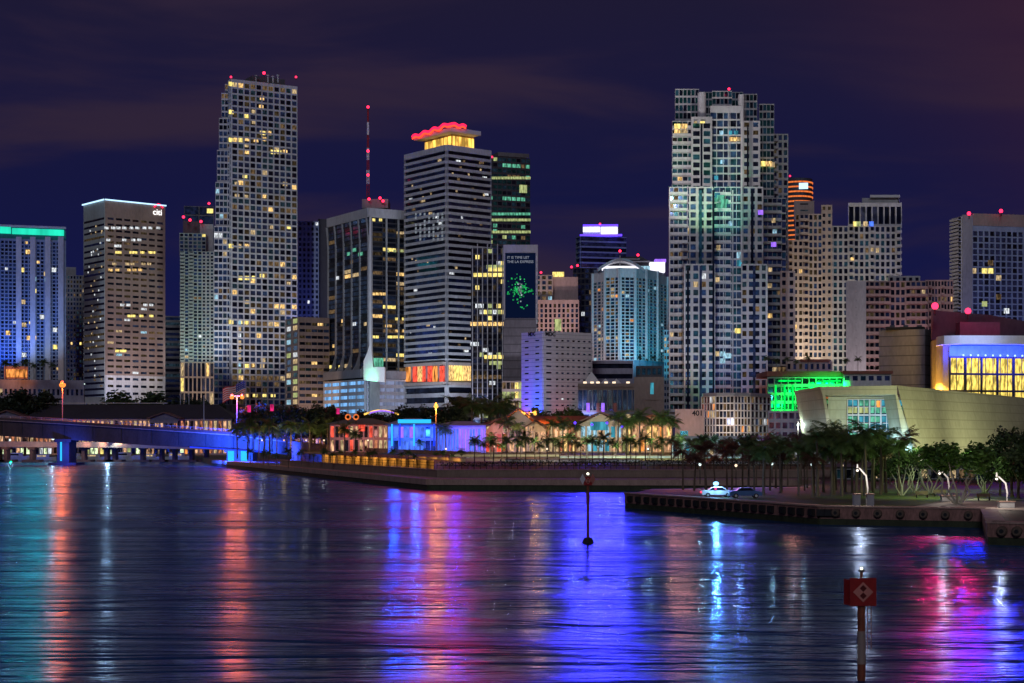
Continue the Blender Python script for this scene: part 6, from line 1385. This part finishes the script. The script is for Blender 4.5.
row([886, 900, 1000, 1018, 1038], [262, 270, 240, 225, 215], 2.05, [450, 448, 446, 436, 420], 'mid', 'dark bushy tree in the park at right, %s from left', 'bushy trees in the right park', fn=tree)
tree(1012, 232, 2.05, 424, 'dark', 'tall dark tree near the right edge before the theatre wall', wd=.8)
tree(977, 330, 2.05, 447, 'dark', 'dark low tree against the theatre side wall', wd=1.4)
# hedge band behind promenade
def hedge(x0, x1, D, zb, h, label):
    r = random.Random(x0); mb = MB(); xa, xb = X(x0, D), X(x1, D)
    for _ in range(int((xb - xa) * 26)):
        p = Vector((r.uniform(xa, xb), D + r.uniform(-.8, .8), zb + h * r.random() ** .7)); q = .28
        u = Vector((r.gauss(0, 1), r.gauss(0, 1), r.gauss(0, 1))).normalized() * q; w = Vector((r.gauss(0, 1), r.gauss(0, 1), r.gauss(0, 1))).normalized() * q
        mb.add([p, p + u, p + u + w, p + w], [(0, 1, 2, 3)], 'leaf_dark')
    one(mb, 'hedge', label, 'hedge')
hedge(500, 620, 372, 3.9, 1.3, 'long dark clipped hedge on the park slope right of centre'); hedge(622, 815, 376, 3.9, 1.5, 'long dark hedge on the slope behind the point'); hedge(440, 498, 370, 3.8, 1.0, 'short dark hedge at left end of the park slope')
hedge(850, 1040, 300, 2.05, 1.6, 'dark hedge across the back of the right park')
# ------------------------------------------------------------------ sky, moonlight and city glow fill, camera
w = bpy.data.worlds.new('World'); sc.world = w; w.use_nodes = True; nt = w.node_tree; N = nt.nodes; L = nt.links; N.clear()
out = N.new('ShaderNodeOutputWorld'); tc = N.new('ShaderNodeTexCoord'); sx = N.new('ShaderNodeSeparateXYZ'); L.new(tc.outputs['Generated'], sx.inputs[0])
SUN_EL, SUN_AZ = 24.0, 192.0      # added sun lamp for moonlight and city glow, behind and left of the camera
sky = N.new('ShaderNodeTexSky'); sky.sky_type = 'NISHITA'; sky.sun_disc = False; sky.sun_elevation = math.radians(SUN_EL); sky.sun_rotation = math.radians(SUN_AZ)
bg1 = N.new('ShaderNodeBackground'); bg1.inputs[1].default_value = .0002; L.new(sky.outputs[0], bg1.inputs[0])
ramp = N.new('ShaderNodeValToRGB'); L.new(sx.outputs['Z'], ramp.inputs[0]); e = ramp.color_ramp.elements
e[0].position = 0; e[0].color = (.005, .008, .066, 1); e[1].position = .30; e[1].color = (.014, .010, .028, 1)
for p_, c_ in ((.07, (.005, .0068, .060, 1)), (.15, (.0065, .007, .046, 1))): q = e.new(p_); q.color = c_
mp = N.new('ShaderNodeMapping'); mp.inputs['Scale'].default_value = (2.4, 2.4, 13); mp.inputs['Location'].default_value = (1.7, 2.9, .2); mp.inputs['Rotation'].default_value = (0, .12, 0); L.new(tc.outputs['Generated'], mp.inputs[0])
n = N.new('ShaderNodeTexNoise'); n.inputs['Scale'].default_value = 1.1; n.inputs['Detail'].default_value = 5; n.inputs['Roughness'].default_value = .5; n.inputs['Distortion'].default_value = .5; L.new(mp.outputs[0], n.inputs['Vector'])
cr = N.new('ShaderNodeMapRange'); cr.interpolation_type = 'SMOOTHSTEP'; cr.inputs['From Min'].default_value = .40; cr.inputs['From Max'].default_value = .62; L.new(n.outputs[0], cr.inputs[0])
mx = N.new('ShaderNodeMix'); mx.data_type = 'RGBA'; L.new(cr.outputs[0], mx.inputs[0]); L.new(ramp.outputs[0], mx.inputs[6]); mx.inputs[7].default_value = (.027, .016, .038, 1)
rg = N.new('ShaderNodeMapRange'); rg.interpolation_type = 'SMOOTHSTEP'; rg.inputs['From Min'].default_value = .30; rg.inputs['From Max'].default_value = .56
dt = N.new('ShaderNodeVectorMath'); dt.operation = 'DOT_PRODUCT'; dt.inputs[1].default_value = (.75, .05, .66); L.new(tc.outputs['Generated'], dt.inputs[0]); L.new(dt.outputs['Value'], rg.inputs[0])
mx2 = N.new('ShaderNodeMix'); mx2.data_type = 'RGBA'; L.new(rg.outputs[0], mx2.inputs[0]); L.new(mx.outputs[2], mx2.inputs[6]); mx2.inputs[7].default_value = (.045, .013, .028, 1)
bg2 = N.new('ShaderNodeBackground'); bg2.inputs[1].default_value = 1.0; L.new(mx2.outputs[2], bg2.inputs[0])
ad = N.new('ShaderNodeAddShader'); L.new(bg1.outputs[0], ad.inputs[0]); L.new(bg2.outputs[0], ad.inputs[1]); L.new(ad.outputs[0], out.inputs[0])
l = bpy.data.lights.new('moon_city_glow', 'SUN'); l.energy = .46; l.angle = math.radians(12); l.color = (.80, .86, 1)
o = bpy.data.objects.new('moon_city_glow', l); COL.objects.link(o)
d_ = Vector((math.sin(math.radians(SUN_AZ)) * math.cos(math.radians(SUN_EL)), math.cos(math.radians(SUN_AZ)) * math.cos(math.radians(SUN_EL)), math.sin(math.radians(SUN_EL))))
o.rotation_euler = (-d_).to_track_quat('-Z', 'Y').to_euler()
cam = bpy.data.cameras.new('camera'); c = bpy.data.objects.new('camera', cam); COL.objects.link(c); c.location = (0, 0, HC); c.rotation_euler = (PI / 2, 0, 0)
cam.sensor_width = 36; cam.lens = 36 * F / 1024; cam.shift_y = (HY - 341.5) / 1024; cam.clip_end = 20000; cam.clip_start = 1
sc.camera = c
sc.view_settings.view_transform = 'Standard'; sc.view_settings.look = 'None'; sc.view_settings.exposure = 0; sc.view_settings.gamma = 1
sc.cycles.use_denoising = True; sc.cycles.max_bounces = 5; sc.cycles.diffuse_bounces = 2; sc.cycles.glossy_bounces = 3; sc.cycles.transmission_bounces = 2; sc.cycles.sample_clamp_indirect = 4
sc.cycles.use_light_tree = True; sc.cycles.caustics_reflective = False
